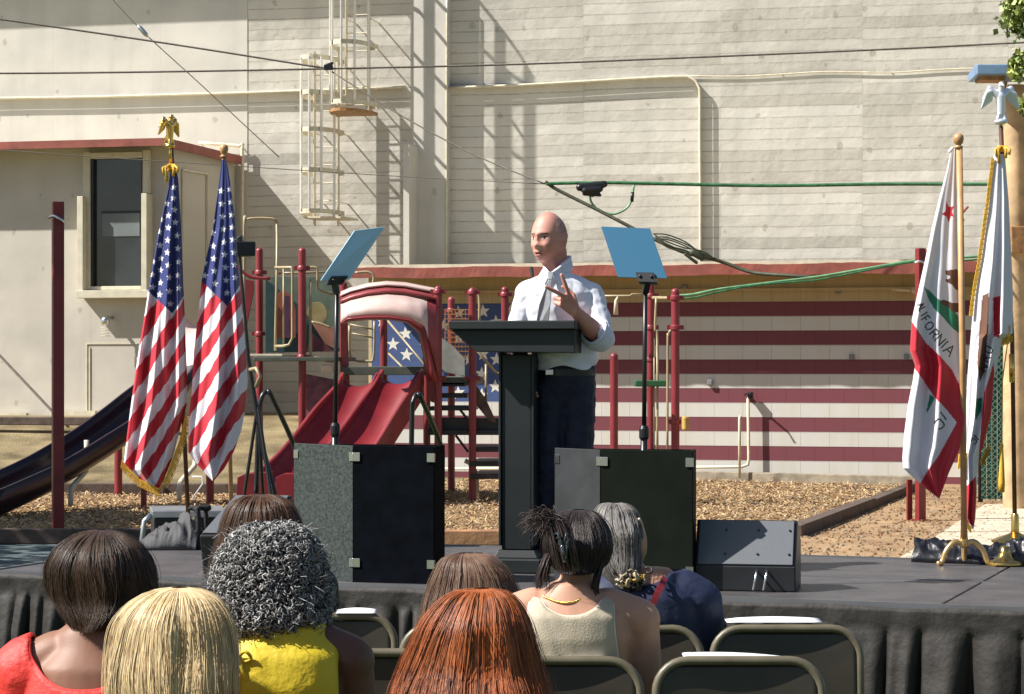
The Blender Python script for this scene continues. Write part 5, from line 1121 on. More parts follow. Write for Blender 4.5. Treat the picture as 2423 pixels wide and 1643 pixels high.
for i in range(14): t = i / 14; x, y = 2320 + 20 * t, 1090 - 40 * t; fr.prism([P(x, y, D4 - .03), P(x + 2, y - 3, D4 - .03), P(x + 6, y + 12, D4 - .03), P(x + 3, y + 15, D4 - .03)], (0, .012, 0))
fr.build('gold_fringe', M['fringe'], f4); fr = MB(); fr.prism([P(2270, 1075, D4 - .06), P(2292, 1072, D4 - .06), P(2284, 1098, D4 - .06), P(2266, 1112, D4 - .06)], (0, .02, 0)); fr.build('gold_fringe', M['fringe'], f4)
eagle(f4, P(2368, 262, D4), 1.22, M['silver'], .1); cord(f4, P(2371, 352, D4 - .01), .026, M['fringe'])
ts = MB().tube([P(2390, 770, D4 - .06), P(2372, 900, D4 - .03), P(2370, 1050, D4 - .03)], .004, 6); ts.lathe(P(2370, 1165, D4 - .03), [(.018, 0), (.020, .06), (.016, .16), (.010, .26), (.012, .28), (.004, .30)], 12); ts.build('tassel', M['fringe'], f4, smooth=True)
hb = on_stage(2378, 1338); tag(MB().lathe(hb, [(.10, 0), (.105, .012), (.085, .024), (.06, .03), (.04, .045), (.028, .07), (.026, .10)], 24).build('brass_base', M['gold'], None, smooth=True, loc=hb), 'polished brass flag base lying in front of the black drape', 'flag base')
# ------------------------------------------------------------------ people
def skin(name, c, c2=None): 
    m = mk(name, c, .56, var=.13, scale=9, bump=.12, bscale=120, dist=.002, col2=c2); b = m.node_tree.nodes['Principled BSDF']
    b.inputs['Subsurface Weight'].default_value = .12; b.inputs['Subsurface Radius'].default_value = (.02, .007, .004); b.inputs['Subsurface Scale'].default_value = .5; return m
LIP = mk('lip_skin', (.40, .15, .11), .45, var=.1); EYEW = mk('eye_white', (.55, .50, .46), .25, var=.05); EYED = mk('eye_iris', (.03, .02, .015), .2); BROW = mk('brow_hair', (.16, .10, .07), .8, var=.3, scale=80); MOUTH = mk('mouth_dark', (.05, .012, .01), .6)
def head_prims(mb, C, R, k=1.0, female=False):
    """one head: displaced ellipsoid, +Y of R is the face direction; C = centre between the ears"""
    nu, nv = 110, 90; vs = []
    g_ = lambda a, s: math.exp(-(a / s) ** 2)
    for j in range(nv + 1):
        ph = -PI / 2 + PI * j / nv
        for i in range(nu):
            th = 2 * PI * i / nu; d = Vector((math.cos(ph) * math.sin(th), math.cos(ph) * math.cos(th), math.sin(ph)))
            z = d.z; rx, ry, rz = (.076, .097, .118) if female else (.078, .097, .122)
            jaw = max(0, -z - .12)
            x, y, zz = d.x * rx * (1 - (.17 if not female else .48) * jaw ** 1.2), d.y * ry, z * rz
            if y > 0: y *= 1 - .05 * abs(z)
            else: y *= 1.04 if z > 0 else 1 - .35 * jaw
            f = max(0, d.y) ** .5
            if d.y > 0: y += .052 * jaw * f * (1 if not female else .6)
            if d.y > 0:
                y += f * (.0075 * g_(zz - .026, .011) * g_(x, .045) * (0 if female else 1)              # brow ridge
                     - .013 * (g_(x - .031, .014) + g_(x + .031, .014)) * g_(zz - .006, .011)            # eye sockets
                     + .0085 * (g_(x - .031, .0105) + g_(x + .031, .0105)) * g_(zz - .003, .007)         # lids
                     + .009 * (g_(x - .045, .018) + g_(x + .045, .018)) * g_(zz + .028, .018)            # cheeks
                     + .010 * g_(x, .008) * g_(zz - .002, .022) + .026 * g_(x, .0105) * g_(zz + .030, .013) + .008 * (g_(x - .013, .007) + g_(x + .013, .007)) * g_(zz + .036, .008)   # nose
                     + .008 * g_(x, .026) * g_(zz + .062, .007) + .008 * g_(x, .022) * g_(zz + .078, .006) - .009 * g_(x, .022) * g_(zz + .0695, .0035)     # lips
                     + .012 * g_(x, .022) * g_(zz + .102, .014) - .004 * (g_(x - .028, .006) + g_(x + .028, .006)) * g_(zz + .05, .018)                      # chin, folds
                     )
            vs.append(C + R @ (Vector((x, y, zz)) * k))
    fs = [(j * nu + i, j * nu + (i + 1) % nu, (j + 1) * nu + (i + 1) % nu, (j + 1) * nu + i) for j in range(nv) for i in range(nu)]
    fs = [tuple(reversed(f)) for f in fs]
    mb.add(vs, fs)
    for s in (-1, 1):                                    # ears
        E = R @ Matrix.Rotation(s * .35, 3, 'Z'); mb.ell(C + R @ (Vector((s * .078, -.012, -.010)) * k), (.009 * k, .019 * k, .031 * k), E); mb.ell(C + R @ (Vector((s * .083, -.022, .006)) * k), (.006 * k, .012 * k, .022 * k), E); mb.ell(C + R @ (Vector((s * .076, -.006, -.035)) * k), (.007 * k, .009 * k, .010 * k), E)
def face_colour(me, C, R, k=1.0, brows=True):
    Ri = R.inverted(); A = np.array(Ri)
    def fn(c):
        p = (c - np.array(C)) @ A.T / k; x, y, z = p[:, 0], p[:, 1], p[:, 2]; r = np.zeros(len(c), int); f = y > .055
        ax = np.abs(x)
        r[f & (((x / .024) ** 2 + ((z + .066) / .0075) ** 2) < 1)] = 1; r[f & (((x / .022) ** 2 + ((z + .077) / .006) ** 2) < 1)] = 1
        r[f & (((x / .020) ** 2 + ((z + .0705) / .003) ** 2) < 1)] = 5
        e = f & ((((ax - .031) / .0125) ** 2 + ((z - .003) / .0048) ** 2) < 1); r[e] = 2; r[e & (np.abs(ax - .031) < .005)] = 3
        r[f & (np.abs(ax - .031) < .014) & (np.abs(z - .0088) < .0014)] = 3
        if brows: r[f & (np.abs(ax - .032) < .017) & (np.abs(z - .024 + .10 * (ax - .03)) < .0035)] = 4
        return r
    colour_faces(me, fn)
def hand_prims(mb, W, dF, up, side, curls, k=1.0, thumb=(.4, .5), spread=(.14, .04, -.05, -.15)):
    """W wrist, dF finger direction, up = back of the hand, side = towards thumb. curls: per finger (mcp, pip, dip) in radians"""
    dF = dF.normalized(); up = (up - dF * up.dot(dF)).normalized(); side = up.cross(dF).normalized() * (1 if up.cross(dF).dot(side) > 0 else -1)
    L = [(.043, .026, .021), (.048, .029, .022), (.044, .027, .021), (.034, .021, .018)]
    offs = (.031, .0105, -.0105, -.030); mc = (.088, .090, .085, .078)
    for i in range(4):
        b = W + (dF * mc[i] + side * offs[i]) * k; mb.cap(W + side * offs[i] * .55 * k + dF * .012 * k, b, .0135 * k, .0110 * k)
        if i < 3: mb.cap(W + (dF * .045 + side * (offs[i] - .009)) * k, b - side * .010 * k - dF * .01 * k, .012 * k, .0095 * k)
        a = 0; p = b; fd = (dF + side * spread[i]).normalized()
        for j in range(3):
            a += curls[i][j]; d = fd * math.cos(a) - up * math.sin(a); q_ = p + d * L[i][j] * k; r0 = (.0108, .0099, .0092, .0084)[j] * (1 if i < 3 else .87)
            r1 = (.0099, .0092, .0084)[j] * (1 if i < 3 else .87); mb.cap(p, q_, r0 * k, r1 * k); p = q_
    t0 = W + (dF * .022 + side * .026) * k; t1 = t0 + (dF * .030 + side * .022 - up * thumb[0] * .03) * k; t2 = t1 + (dF * .030 + side * .004 - up * thumb[1] * .02) * k; t3 = t2 + (dF * .022 - side * .006 - up * thumb[1] * .014) * k
    mb.cap(W + (side * .014 + dF * .01) * k, t1, .015 * k, .0125 * k); mb.cap(t1, t2, .0115 * k, .0098 * k); mb.cap(t2, t3, .0098 * k, .008 * k)
EXT = (.08, .10, .06); CURL = (1.25, 1.5, .9); REL = (.35, .45, .3)
def hair_mat(name, cols, rough=.38, stops=None):
    m = bpy.data.materials.new(name); m.use_nodes = True; t = m.node_tree; L = t.links.new; b = t.nodes['Principled BSDF']
    b.inputs['Roughness'].default_value = rough + .12; b.inputs['Specular IOR Level'].default_value = .35
    g_ = t.nodes.new('ShaderNodeNewGeometry'); r = t.nodes.new('ShaderNodeValToRGB'); r.color_ramp.elements[0].color = (*cols[0], 1); r.color_ramp.elements[1].color = (*cols[-1], 1)
    for i, c in enumerate(cols[1:-1]): e = r.color_ramp.elements.new((i + 1) / (len(cols) - 1)); e.color = (*c, 1)
    tc = t.nodes.new('ShaderNodeTexCoord'); mp = t.nodes.new('ShaderNodeMapping'); mp.inputs['Scale'].default_value = (38, 38, 3); L(tc.outputs['Object'], mp.inputs[0]); nz = t.nodes.new('ShaderNodeTexNoise'); nz.inputs['Scale'].default_value = 1; nz.inputs['Detail'].default_value = 3; L(mp.outputs[0], nz.inputs['Vector'])
    v_ = math_node(t, 'ADD', math_node(t, 'MULTIPLY', g_.outputs['Random Per Island'], .38), math_node(t, 'MULTIPLY', math_node(t, 'SUBTRACT', nz.outputs[0], .22), 1.1)); L(v_, r.inputs[0]); L(r.outputs[0], b.inputs['Base Color']); return m
class Shell:
    """hair volume: profile (z below crown -> half width x, half depth y, centre shift x), seen from above an ellipse"""
    def __init__(s, top, prof, part=(0, 0)): s.top = Vector(top); s.prof = prof; s.part = part
    def pt(s, a, z, k=1.0):
        rx = interp([(p[0], p[1]) for p in s.prof], z); ry = interp([(p[0], p[2]) for p in s.prof], z); cx_ = interp([(p[0], p[3]) for p in s.prof], z); cy = interp([(p[0], p[4]) for p in s.prof], z)
        k *= 1 + .075 * min(1, z * 14) * noise.noise(Vector((math.cos(a) * 2.1, math.sin(a) * 2.1, z * 5 + s.top.x * 9))) + .02 * noise.noise(Vector((math.cos(a) * 9, math.sin(a) * 9, z * 9)))
        return s.top + Vector((cx_ + rx * k * math.cos(a), cy + ry * k * math.sin(a), -z))
def smooth_prof(prof, n=8):
    pts = [Vector((p[0], p[1], p[2])) for p in prof]; pc_ = [Vector((p[0], p[3], p[4])) for p in prof]
    A, B_ = smoothpath(pts, n), smoothpath(pc_, n); r = [(a.x, a.y, a.z, b.y, b.z) for a, b in zip(A, B_)]
    r.sort(key=lambda v: v[0]); return r
def shell_mesh(sh, zmax, mat, t, arc_=(0, 2 * PI), k=.95, seg=40, name='hair'):
    n = 40; mb = MB(); full = arc_[1] - arc_[0] > 6.2
    mb.grid(lambda u, v: sh.pt(arc_[0] + (arc_[1] - arc_[0]) * u, zmax * v ** 1.6, k), seg, n); o = mb.build(name, mat, t, smooth=True); return o
def ribbon(mb, pts, w, nrm=None, m=0, sec=3):
    n = len(pts); vs = []
    for i, p in enumerate(pts):
        tt = (pts[min(i + 1, n - 1)] - pts[max(i - 1, 0)]).normalized(); nn = nrm(p) if nrm else Vector((0, -1, 0)); sd = tt.cross(nn)
        if sd.length < 1e-4: sd = Vector((1, 0, 0))
        sd.normalize(); nn = sd.cross(tt); k = w * (1 - .75 * (i / (n - 1)) ** 3) * (.45 + .55 * min(1, i / 2))
        vs += [p - sd * k, p + nn * k * .55, p + sd * k]
    fs = []
    for i in range(n - 1):
        a, b_ = i * 3, i * 3 + 3
        fs += [(a, a + 1, b_ + 1, b_), (a + 1, a + 2, b_ + 2, b_ + 1), (a + 2, a, b_, b_ + 2)]
    mb.add(vs, fs, m)
def straight_hair(t, sh, zmax, mats, n, rn, w=.0026, arc_=(0, 2 * PI), wave=.004, zjit=.06, name='strands', z0=.0, clump=1.0, parent=None, k0=.965, part=None):
    mb = MB(); cx0 = sh.top; n = int(n * 2.7); w *= .42
    for i in range(n):
        a = rn.uniform(*arc_); k = k0 + .015 + rn.uniform(0, .035) + (rn.random() < .02) * rn.uniform(0, .11); zm = zmax * (1 - rn.random() ** 2 * zjit); zs = z0 * rn.random(); ph = rn.uniform(0, 6.3); da = rn.gauss(0, .10); fq = rn.uniform(8, 16); pts = []
        cl = (round(a * 9) / 9 - a) * clump * rn.random()
        N_ = 17
        for j in range(N_):
            s = j / (N_ - 1); z = zs + (zm - zs) * s ** 1.5; aa = a + (da + cl) * s + wave * 2 * math.sin(fq * z + ph); p = sh.pt(aa, z, k + .015 * math.sin(z * 30 + ph) * s)
            if part is not None: p = p + Vector((part[0], part[1], 0)) * (1 - s) ** 4
            p = p + Vector((wave * math.sin(fq * z * 2 + ph) + .006 * math.sin(z * 22 + round(a * 5)) * s, 0, 0)) * s; pts.append(p)
        ribbon(mb, pts, w * rn.uniform(.6, 1.4), lambda p: (Vector((p.x - cx0.x, p.y - cx0.y, .35 * max(0, .1 - (cx0.z - p.z)) * 10)).normalized()))
    return mb.build(name, mats, parent or t, smooth=True)
def rims(me):
    """open edges of a garment as smoothed point loops"""
    bm = bmesh.new(); bm.from_mesh(me); left = {e for e in bm.edges if e.is_boundary}; out = []
    while left:
        e = left.pop(); a, b = e.verts; pts = [a, b]
        while True:
            nx_ = [k for k in pts[-1].link_edges if k in left]
            if not nx_: break
            k = nx_[0]; left.discard(k); pts.append(k.other_vert(pts[-1]))
        if len(pts) > 14:
            c = [Vector(p.co) for p in pts]
            for _ in range(3): c = [(c[i - 1] if i else c[0]) * .25 + c[i] * .5 + c[min(i + 1, len(c) - 1)] * .25 for i in range(len(c))]
            out.append(c[::2] + [c[-1]])
    bm.free(); return out
def seated_body(X, D, ztop, sk, cloth, label, head_h=.235, wsh=.19, tilt=(0, 0, 0), yaw=0.0, top_style='tee', k=1.0, group=None, female=True, shift=0.0, hem=None):
    """person seated facing the stage (+Y). returns empty and head centre"""
    t = thing('person', label, 'person', (X, D, 0), group); V = lambda x, y, z: Vector((X + x, D + y, z))
    HR = Matrix.Rotation(yaw, 3, 'Z') @ Matrix.Rotation(tilt[0], 3, 'X') @ Matrix.Rotation(tilt[1], 3, 'Y')
    HC = V(shift, .03, ztop - head_h * .52); zs = ztop - .255 * k; zh = .47
    mb = MB(); head_prims(mb, HC, HR, head_h / .236 * .97, female)
    mb.cap(V(shift * .4, -.02, zs + .01), HC + Vector((0, -.025, -.07)), .058, .052)                    # neck
    mb.loft([(V(0, 0, zh - .03), .10, .10), (V(0, 0, zh + .03), .17, .13), (V(0, .0, zh + .16), .15, .115), (V(0, -.005, zh + .32), .155, .115, 2.3), (V(0, -.015, zs - .08), wsh * .93, .115, 2.4), (V(0, -.02, zs - .02), wsh * .88, .10, 2.3), (V(0, -.02, zs + .02), wsh * .62, .075), (V(0, -.02, zs + .05), .075, .06), (V(0, -.02, zs + .07), .05, .05)])
    hands = []
    for s in (-1, 1):
        sh_ = V(s * wsh, -.02, zs - .035); el = V(s * (wsh + .035), .03, zs - .31); wr = V(s * .13, .25, .60)
        mb.cap(V(s * wsh * .55, -.02, zs - .0), sh_, .055, .06); mb.cap(sh_, el, .056, .040); mb.cap(el, wr, .040, .026); hand_prims(mb, wr, Vector((-s * .25, 1, -.25)), Vector((0, .2, 1)), Vector((-s, 0, 0)), [REL] * 4)
        hp = V(s * .09, .02, zh + .03); kn = V(s * .12, .46, zh + .06); an = V(s * .12, .46, .09); mb.cap(hp, kn, .085, .058); mb.cap(kn, an, .055, .036); mb.cap(an - Z3 * .03, V(s * .13, .62, .04), .036, .032)
        mb.ell(V(s * .06, -.03, zh + .02), (.09, .09, .08))
    me = remesh(mb, .007, 3, 'body', [sk, LIP, EYEW, EYED, BROW, MOUTH]); face_colour(me, HC, HR, head_h / .236 * .97)
    body = put(me, 'body', t)
    # garment: same volumes a little larger, cut at neck and sleeves
    g_ = MB(); e = .010
    g_.loft([(V(0, 0, zh - .04), .12 + e, .12), (V(0, 0, zh + .03), .18 + e, .145), (V(0, .0, zh + .16), .16 + e, .125 + e), (V(0, -.005, zh + .32), .16 + e, .118 + e, 2.3), (V(0, -.015, zs - .08), wsh * .93 + e, .118 + e, 2.4), (V(0, -.02, zs - .02), wsh * .88 + e, .103 + e, 2.3), (V(0, -.02, zs + .02), wsh * .62 + e, .078 + e), (V(0, -.02, zs + .055), .08 + e, .062 + e), (V(0, -.02, zs + .09), .05 + e, .05 + e)])
    if top_style in ('tee', 'shirt', 'cap'):
        for s in (-1, 1):
            sh_ = V(s * wsh, -.02, zs - .035); el = V(s * (wsh + .035), .03, zs - .31); en = sh_.lerp(el, {'tee': .65, 'shirt': .8, 'cap': .22}[top_style])
            g_.cap(V(s * wsh * .55, -.02, zs), sh_, .057 + e, .062 + e); g_.cap(sh_, en, .060 + e, .055 + e)
    gm = remesh(g_, .007, 4, 'top', [cloth], lambda c, n: .006 * noise.noise(Vector((c.x * 12, c.y * 12, c.z * 5))) + .0025 * (abs(noise.noise(Vector((c.x * 22 + c.z * 9, c.y * 20, c.z * 9)))) - .2))
    def keep(c):
        x, y, z = c.x - X, c.y - D, c.z - zs; ax = abs(x)
        if z < -.62 and False: return False
        if top_style == 'tee' or top_style == 'shirt': return not (((x - shift * .3) / .086) ** 2 + ((z - .095) / .072) ** 2 < 1) and z < .062
        if top_style == 'wide': # sleeveless wide neck
            return ax < wsh * .97 and not (z > -.005 + max(0, ax - .09) * .35 - (0 if y < 0 else .03) and ax < .15)
        if top_style == 'cap': return not ((x * x) / .125 ** 2 + ((z - .055) / (.115 if y < 0 else .15)) ** 2 < 1) and z < .055
        if top_style == 'tank': return not (ax > wsh * .62 + .10 * max(0, -z - .06) ** .8 and z > -.24) and not ((x / .085) ** 2 + ((z - .05) / .065) ** 2 < 1) and z < .03
        if top_style == 'sleeveless': return ax < wsh * .82 + max(0, -z - .25) and not (ax < .07 and z > .045)
        return True
    trim(gm, keep, 14); loops = rims(gm); o = put(gm, 'top', t)
    for lp_ in loops: MB().tube(lp_, .0042, 6, cap=False).build('hem', hem or cloth, o, smooth=True); s_ = o.modifiers.new('s', 'SOLIDIFY'); s_.thickness = .004; s_.offset = 1
    # trousers
    p_ = MB()
    for s in (-1, 1):
        hp = V(s * .09, .02, zh + .03); kn = V(s * .12, .46, zh + .06); an = V(s * .12, .46, .14); p_.cap(hp, kn, .097, .072); p_.cap(kn, an, .070, .055); p_.ell(V(s * .06, -.03, zh + .02), (.10, .10, .09))
        MB().cap(V(s * .125, .42, .045), V(s * .13, .63, .038), .048, .038).build('shoe', M['black_metal'], t, smooth=True)
    put(remesh(p_, .010, 3, 'trousers', [M['black_cloth']]), 'trousers', t)
    return t, HC, zs
def XD(px, D): return (px - CX) / F * D
def top_z(py, D): return CZ + (HY - py) / F * D
AUD = 'seated audience members seen from behind'
SKD = skin('skin_deep_brown', (.13, .055, .032)); SKM = skin('skin_brown', (.24, .115, .07)); SKL = skin('skin_light', (.50, .27, .18)); SKT = skin('skin_tan', (.40, .21, .13))
rn = random.Random(11)
def head_shell(px_prof, D, cxp, y0, depth=1.12, cy=.03, extra=0):
    """px_prof rows (py, left px, right px) -> smooth shell profile"""
    s = F / D; pr = []
    for i, (py, l, r) in enumerate(px_prof):
        z = (py - y0) / s; rx = (r - l) / 2 / s; pr.append((z, rx, rx * depth if z < .05 else max(.108 * depth, min(rx * depth, .12 + extra)), ((l + r) / 2 - cxp) / s, cy - (0 if z < .16 else .02)))
    return smooth_prof(pr)
# A short dark bob, red top
D = 5.0; cx_ = 232
tA, hA, zs = seated_body(XD(220, D), D, top_z(1268, D), SKM, mk('bright_red_knit', (.72, .045, .035), .6, var=.06, bump=.25, bscale=90), 'person with short dark brown bob in a bright red wide necked top, at far left', wsh=.135, top_style='cap', shift=XD(cx_, D) - XD(220, D), yaw=-.25, group=AUD)
hmA = hair_mat('dark_brown_hair', [(.012, .007, .005), (.03, .017, .011), (.075, .045, .028), (.012, .008, .006)], .32)
shA = Shell((XD(cx_, D), D, top_z(1256, D)), head_shell([(1256, 222, 245), (1262, 190, 280), (1275, 160, 305), (1300, 130, 332), (1340, 108, 352), (1385, 106, 361), (1420, 118, 358), (1450, 150, 335), (1470, 172, 300), (1486, 190, 270)], D, cx_, 1256))
base = shell_mesh(shA, (1482 - 1256) / F * D, hmA, tA, k=.95); straight_hair(tA, shA, (1484 - 1256) / F * D, hmA, 2600, rn, w=.0022, parent=base, zjit=.3, wave=.007, k0=.95, clump=2.0)
# B blonde
D = 4.42; cx_ = 408
tB, hB, zs = seated_body(XD(415, D), D, top_z(1402, D), SKL, mk('pale_pink_knit', (.62, .35, .34), .7), 'person with straight blonde shoulder length hair, front left', wsh=.17, top_style='tee', shift=0, group=AUD)
hmB = hair_mat('blonde_hair', [(.44, .29, .13), (.60, .44, .22), (.72, .57, .34), (.40, .26, .12), (.66, .49, .26)], .35)
shB = Shell((XD(cx_, D), D, top_z(1394, D)), head_shell([(1394, 400, 440), (1399, 365, 470), (1410, 335, 498), (1435, 300, 525), (1475, 272, 545), (1530, 258, 556), (1600, 252, 560), (1680, 254, 560), (1780, 260, 556)], D, cx_, 1394, 1.0))
base = shell_mesh(shB, .30, hmB, tB, k=.94); straight_hair(tB, shB, .31, hmB, 3400, rn, w=.0021, parent=base, wave=.003, clump=1.4)
# C long brown behind the curly head
D = 7.5; cx_ = 618
tC, hC, zs = seated_body(XD(640, D), D, top_z(1180, D), SKT, mk('black_cotton', (.015, .014, .014), .7), 'person with long smooth brown hair sitting in front of the curly grey haired person', wsh=.15, top_style='tee', shift=XD(618, D) - XD(640, D), group=AUD)
hmC = hair_mat('chestnut_hair', [(.03, .013, .008), (.06, .028, .017), (.12, .065, .038), (.035, .015, .01)], .25)
shC = Shell((XD(cx_, D), D, top_z(1170, D)), head_shell([(1170, 605, 632), (1174, 580, 655), (1185, 556, 680), (1210, 535, 700), (1250, 520, 712), (1300, 508, 718), (1370, 490, 715), (1440, 470, 712), (1520, 460, 710)], D, cx_, 1170, .95))
base = shell_mesh(shC, .44, hmC, tC, k=.94); straight_hair(tC, shC, .45, hmC, 2600, rn, w=.0024, parent=base, wave=.002)
# D curly grey, yellow top
D = 5.35; cx_ = 645
YEL = mk('mustard_yellow_cloth', (.62, .46, .015), .6, var=.06, bump=.3, bscale=60)
tD, hD, zs = seated_body(XD(668, D), D, top_z(1262, D), SKD, YEL, 'person with voluminous curly grey hair in a sleeveless yellow top', wsh=.155, top_style='sleeveless', shift=XD(cx_, D) - XD(668, D), group=AUD)
hmD = hair_mat('curly_grey_hair', [(.05, .05, .052), (.15, .15, .15), (.36, .35, .33), (.03, .03, .034), (.58, .56, .53), (.11, .11, .115)], .4)
shD = Shell((XD(cx_, D), D, top_z(1241, D)), head_shell([(1241, 610, 670), (1246, 585, 700), (1262, 555, 728), (1295, 525, 752), (1345, 502, 772), (1400, 492, 783), (1450, 500, 784), (1495, 520, 770), (1520, 545, 740), (1532, 590, 700)], D, cx_, 1241, 1.0, extra=.05))
base = shell_mesh(shD, (1530 - 1241) / F * D, mk('dark_hair_core', (.012, .012, .013), .9), tD, k=.88); mb = MB()
zmx = (1528 - 1241) / F * D
for i in range(5200):
    a = rn.uniform(0, 2 * PI); z = zmx * rn.random() ** .9; z = max(z, .001); c = shD.pt(a, z, rn.uniform(.88, 1.02)); r = rn.uniform(.004, .008); ax = Vector((rn.gauss(0, 1), rn.gauss(0, 1), rn.gauss(0, 1))).normalized(); x_ = ax.orthogonal().normalized(); y_ = ax.cross(x_); p0 = rn.uniform(0, 6.3); turns = rn.uniform(.8, 1.7)
    mb.tube([c + x_ * r * math.cos(p0 + turns * 2 * PI * j / 8) + y_ * r * math.sin(p0 + turns * 2 * PI * j / 8) + ax * (j - 4) * .0018 for j in range(9)], rn.uniform(.0012, .0021), 4, cap=False)
for i in range(420):                                     # loose wisps
    a = rn.uniform(0, 2 * PI); z = zmx * rn.random(); c = shD.pt(a, max(z, .002), 1.0); d = (c - shD.pt(a, max(z, .002), .5)).normalized() + Z3 * .3; mb.tube([c, c + d * .012 + Vector((rn.gauss(0, .005), 0, rn.gauss(0, .005))), c + d * .022 + Vector((rn.gauss(0, .01), 0, rn.gauss(0, .01)))], .0007, 3, cap=False)
mb.build('curls', hmD, base, smooth=True)
# bow at the collar
bw_ = MB(); c = P(566, 1553, D - .135)
for s in (-1, 1): bw_.tube(smoothpath([c, c + Vector((s * .015, -.012, .012)), c + Vector((s * .028, -.008, -.004)), c + Vector((s * .012, -.004, -.012)), c], 4), .004, 6)
bw_.tube(smoothpath([c, c + Vector((.008, -.008, -.03)), c + Vector((.03, -.004, -.075))], 4), .0045, 6); bw_.tube(smoothpath([c, c + Vector((-.006, -.008, -.03)), c + Vector((.0, -.002, -.09))], 4), .0045, 6); bw_.build('neck_bow', YEL, tD, smooth=True)
# E brown
D = 7.2; cx_ = 1125
tE, hE, zs = seated_body(XD(1130, D), D, top_z(1325, D), SKT, mk('grey_knit', (.16, .15, .15), .7), 'person with long medium brown hair behind the redhead', wsh=.17, top_style='tee', group=AUD)
hmE = hair_mat('medium_brown_hair', [(.06, .03, .02), (.12, .064, .042), (.22, .135, .088), (.06, .03, .02)], .33)
shE = Shell((XD(cx_, D), D, top_z(1311, D)), head_shell([(1311, 1105, 1145), (1316, 1080, 1170), (1330, 1055, 1190), (1355, 1038, 1208), (1395, 1020, 1222), (1440, 1005, 1235), (1500, 985, 1245), (1580, 970, 1250), (1660, 960, 1255)], D, cx_, 1311, .85))
base = shell_mesh(shE, .40, hmE, tE, k=.94); straight_hair(tE, shE, .41, hmE, 2400, rn, w=.0024, parent=base, wave=.004, part=(-.03, 0))
# F redhead
D = 4.45; cx_ = 1130
tF, hF, zs = seated_body(XD(1118, D), D, top_z(1405, D), SKT, mk('charcoal_lace', (.05, .04, .04), .7), 'person with long copper red hair, front centre', wsh=.185, top_style='sleeveless', group=AUD)
hmF = hair_mat('copper_red_hair', [(.13, .025, .010), (.27, .06, .018), (.44, .13, .035), (.07, .014, .008), (.34, .085, .025)], .3)
shF = Shell((XD(cx_, D), D, top_z(1396, D)), head_shell([(1396, 1118, 1160), (1400, 1085, 1190), (1412, 1058, 1210), (1440, 1028, 1232), (1480, 1000, 1248), (1530, 975, 1262), (1590, 950, 1278), (1643, 930, 1295), (1720, 920, 1300), (1800, 915, 1300)], D, cx_, 1396, .82))
base = shell_mesh(shF, .32, hmF, tF, k=.94); straight_hair(tF, shF, .33, hmF, 3600, rn, w=.0021, parent=base, wave=.004, clump=1.6)
# G black hair in claw clip, tan tank
D = 6.42; cx_ = 1368; s_ = F / D
TAN = mk('cream_tan_ribbed_top', (.42, .36, .26), .65, var=.06, bump=.2, bscale=200)
tG, hG, zs = seated_body(XD(1350, D), D, top_z(1216, D), SKL, TAN, 'person with black hair pinned up in a claw clip, wearing a cream tank top', head_h=.215, wsh=.188, top_style='tank', shift=XD(cx_, D) - XD(1350, D), yaw=-.2, group=AUD, hem=mk('pale_cream_binding', (.66, .62, .50), .6))
hmG = hair_mat('black_hair', [(.010, .007, .007), (.02, .014, .013), (.05, .035, .03), (.008, .006, .006)], .26)
shG = Shell((XD(cx_, D), D, top_z(1208, D)), head_shell([(1208, 1355, 1385), (1212, 1335, 1405), (1225, 1315, 1424), (1250, 1296, 1440), (1285, 1288, 1447), (1315, 1290, 1444), (1340, 1305, 1430), (1356, 1322, 1405)], D, cx_, 1208, 1.15))
base = shell_mesh(shG, (1354 - 1208) / s_, hmG, tG, k=.95); straight_hair(tG, shG, (1352 - 1208) / s_, hmG, 1500, rn, w=.0022, parent=base, wave=.001, k0=.955)
mb = MB(); Dk = D - .12
for i in range(260):                                     # twist held by the clip and loose ends
    o_ = Vector((rn.gauss(0, .011), rn.gauss(0, .009), rn.gauss(0, .006))); e_ = Vector((rn.gauss(0, .018), rn.gauss(0, .012), rn.gauss(0, .014)))
    ribbon(mb, smoothpath([P(1345, 1345, Dk) + o_, P(1335, 1300, Dk - .02) + o_, P(1325, 1255, Dk - .01) + o_, P(1308, 1230, Dk) + o_, P(1285, 1236 - rn.uniform(0, 12), Dk) + o_ * .6 + e_, P(1272, 1240 + rn.uniform(-14, 14), Dk) + e_ * 1.3], 3), .0022)
for i in range(90):
    o_ = Vector((rn.gauss(0, .006), rn.gauss(0, .008), 0)); ribbon(mb, smoothpath([P(1300, 1310, D - .03) + o_, P(1290, 1335, D - .05) + o_, P(1282, 1360, D - .05) + o_ * 1.2, P(1278, 1385 + rn.uniform(-12, 12), D - .05) + o_ * 1.6], 3), .0018)
for i in range(70):
    o_ = Vector((rn.gauss(0, .004), rn.gauss(0, .008), 0)); ribbon(mb, smoothpath([P(1425, 1325, D - .03) + o_, P(1415, 1360, D - .05) + o_, P(1408, 1395, D - .05) + o_ * 1.2, P(1412, 1425 + rn.uniform(-8, 8), D - .04) + o_ * 1.3], 3), .0018)
mb.build('twisted_updo', hmG, base, smooth=True)
cl = MB()
for x, y, x2, y2 in ((1312, 1265, 1330, 1300), (1316, 1275, 1334, 1312), (1320, 1290, 1336, 1325), (1345, 1266, 1334, 1300), (1350, 1278, 1338, 1312), (1346, 1292, 1338, 1325)): cl.tube(smoothpath([P(x, y, Dk - .02), P((x + x2) / 2, y, Dk - .045), P(x2, y2, Dk - .04)], 4), .004, 6)
cl.tube([P(1330, 1290, Dk - .045), P(1337, 1330, Dk - .04)], .006, 8); cl.build('claw_clip', mk('glossy_dark_shell', (.03, .035, .04), .08, spec=.9), base, smooth=True)
nk = MB()
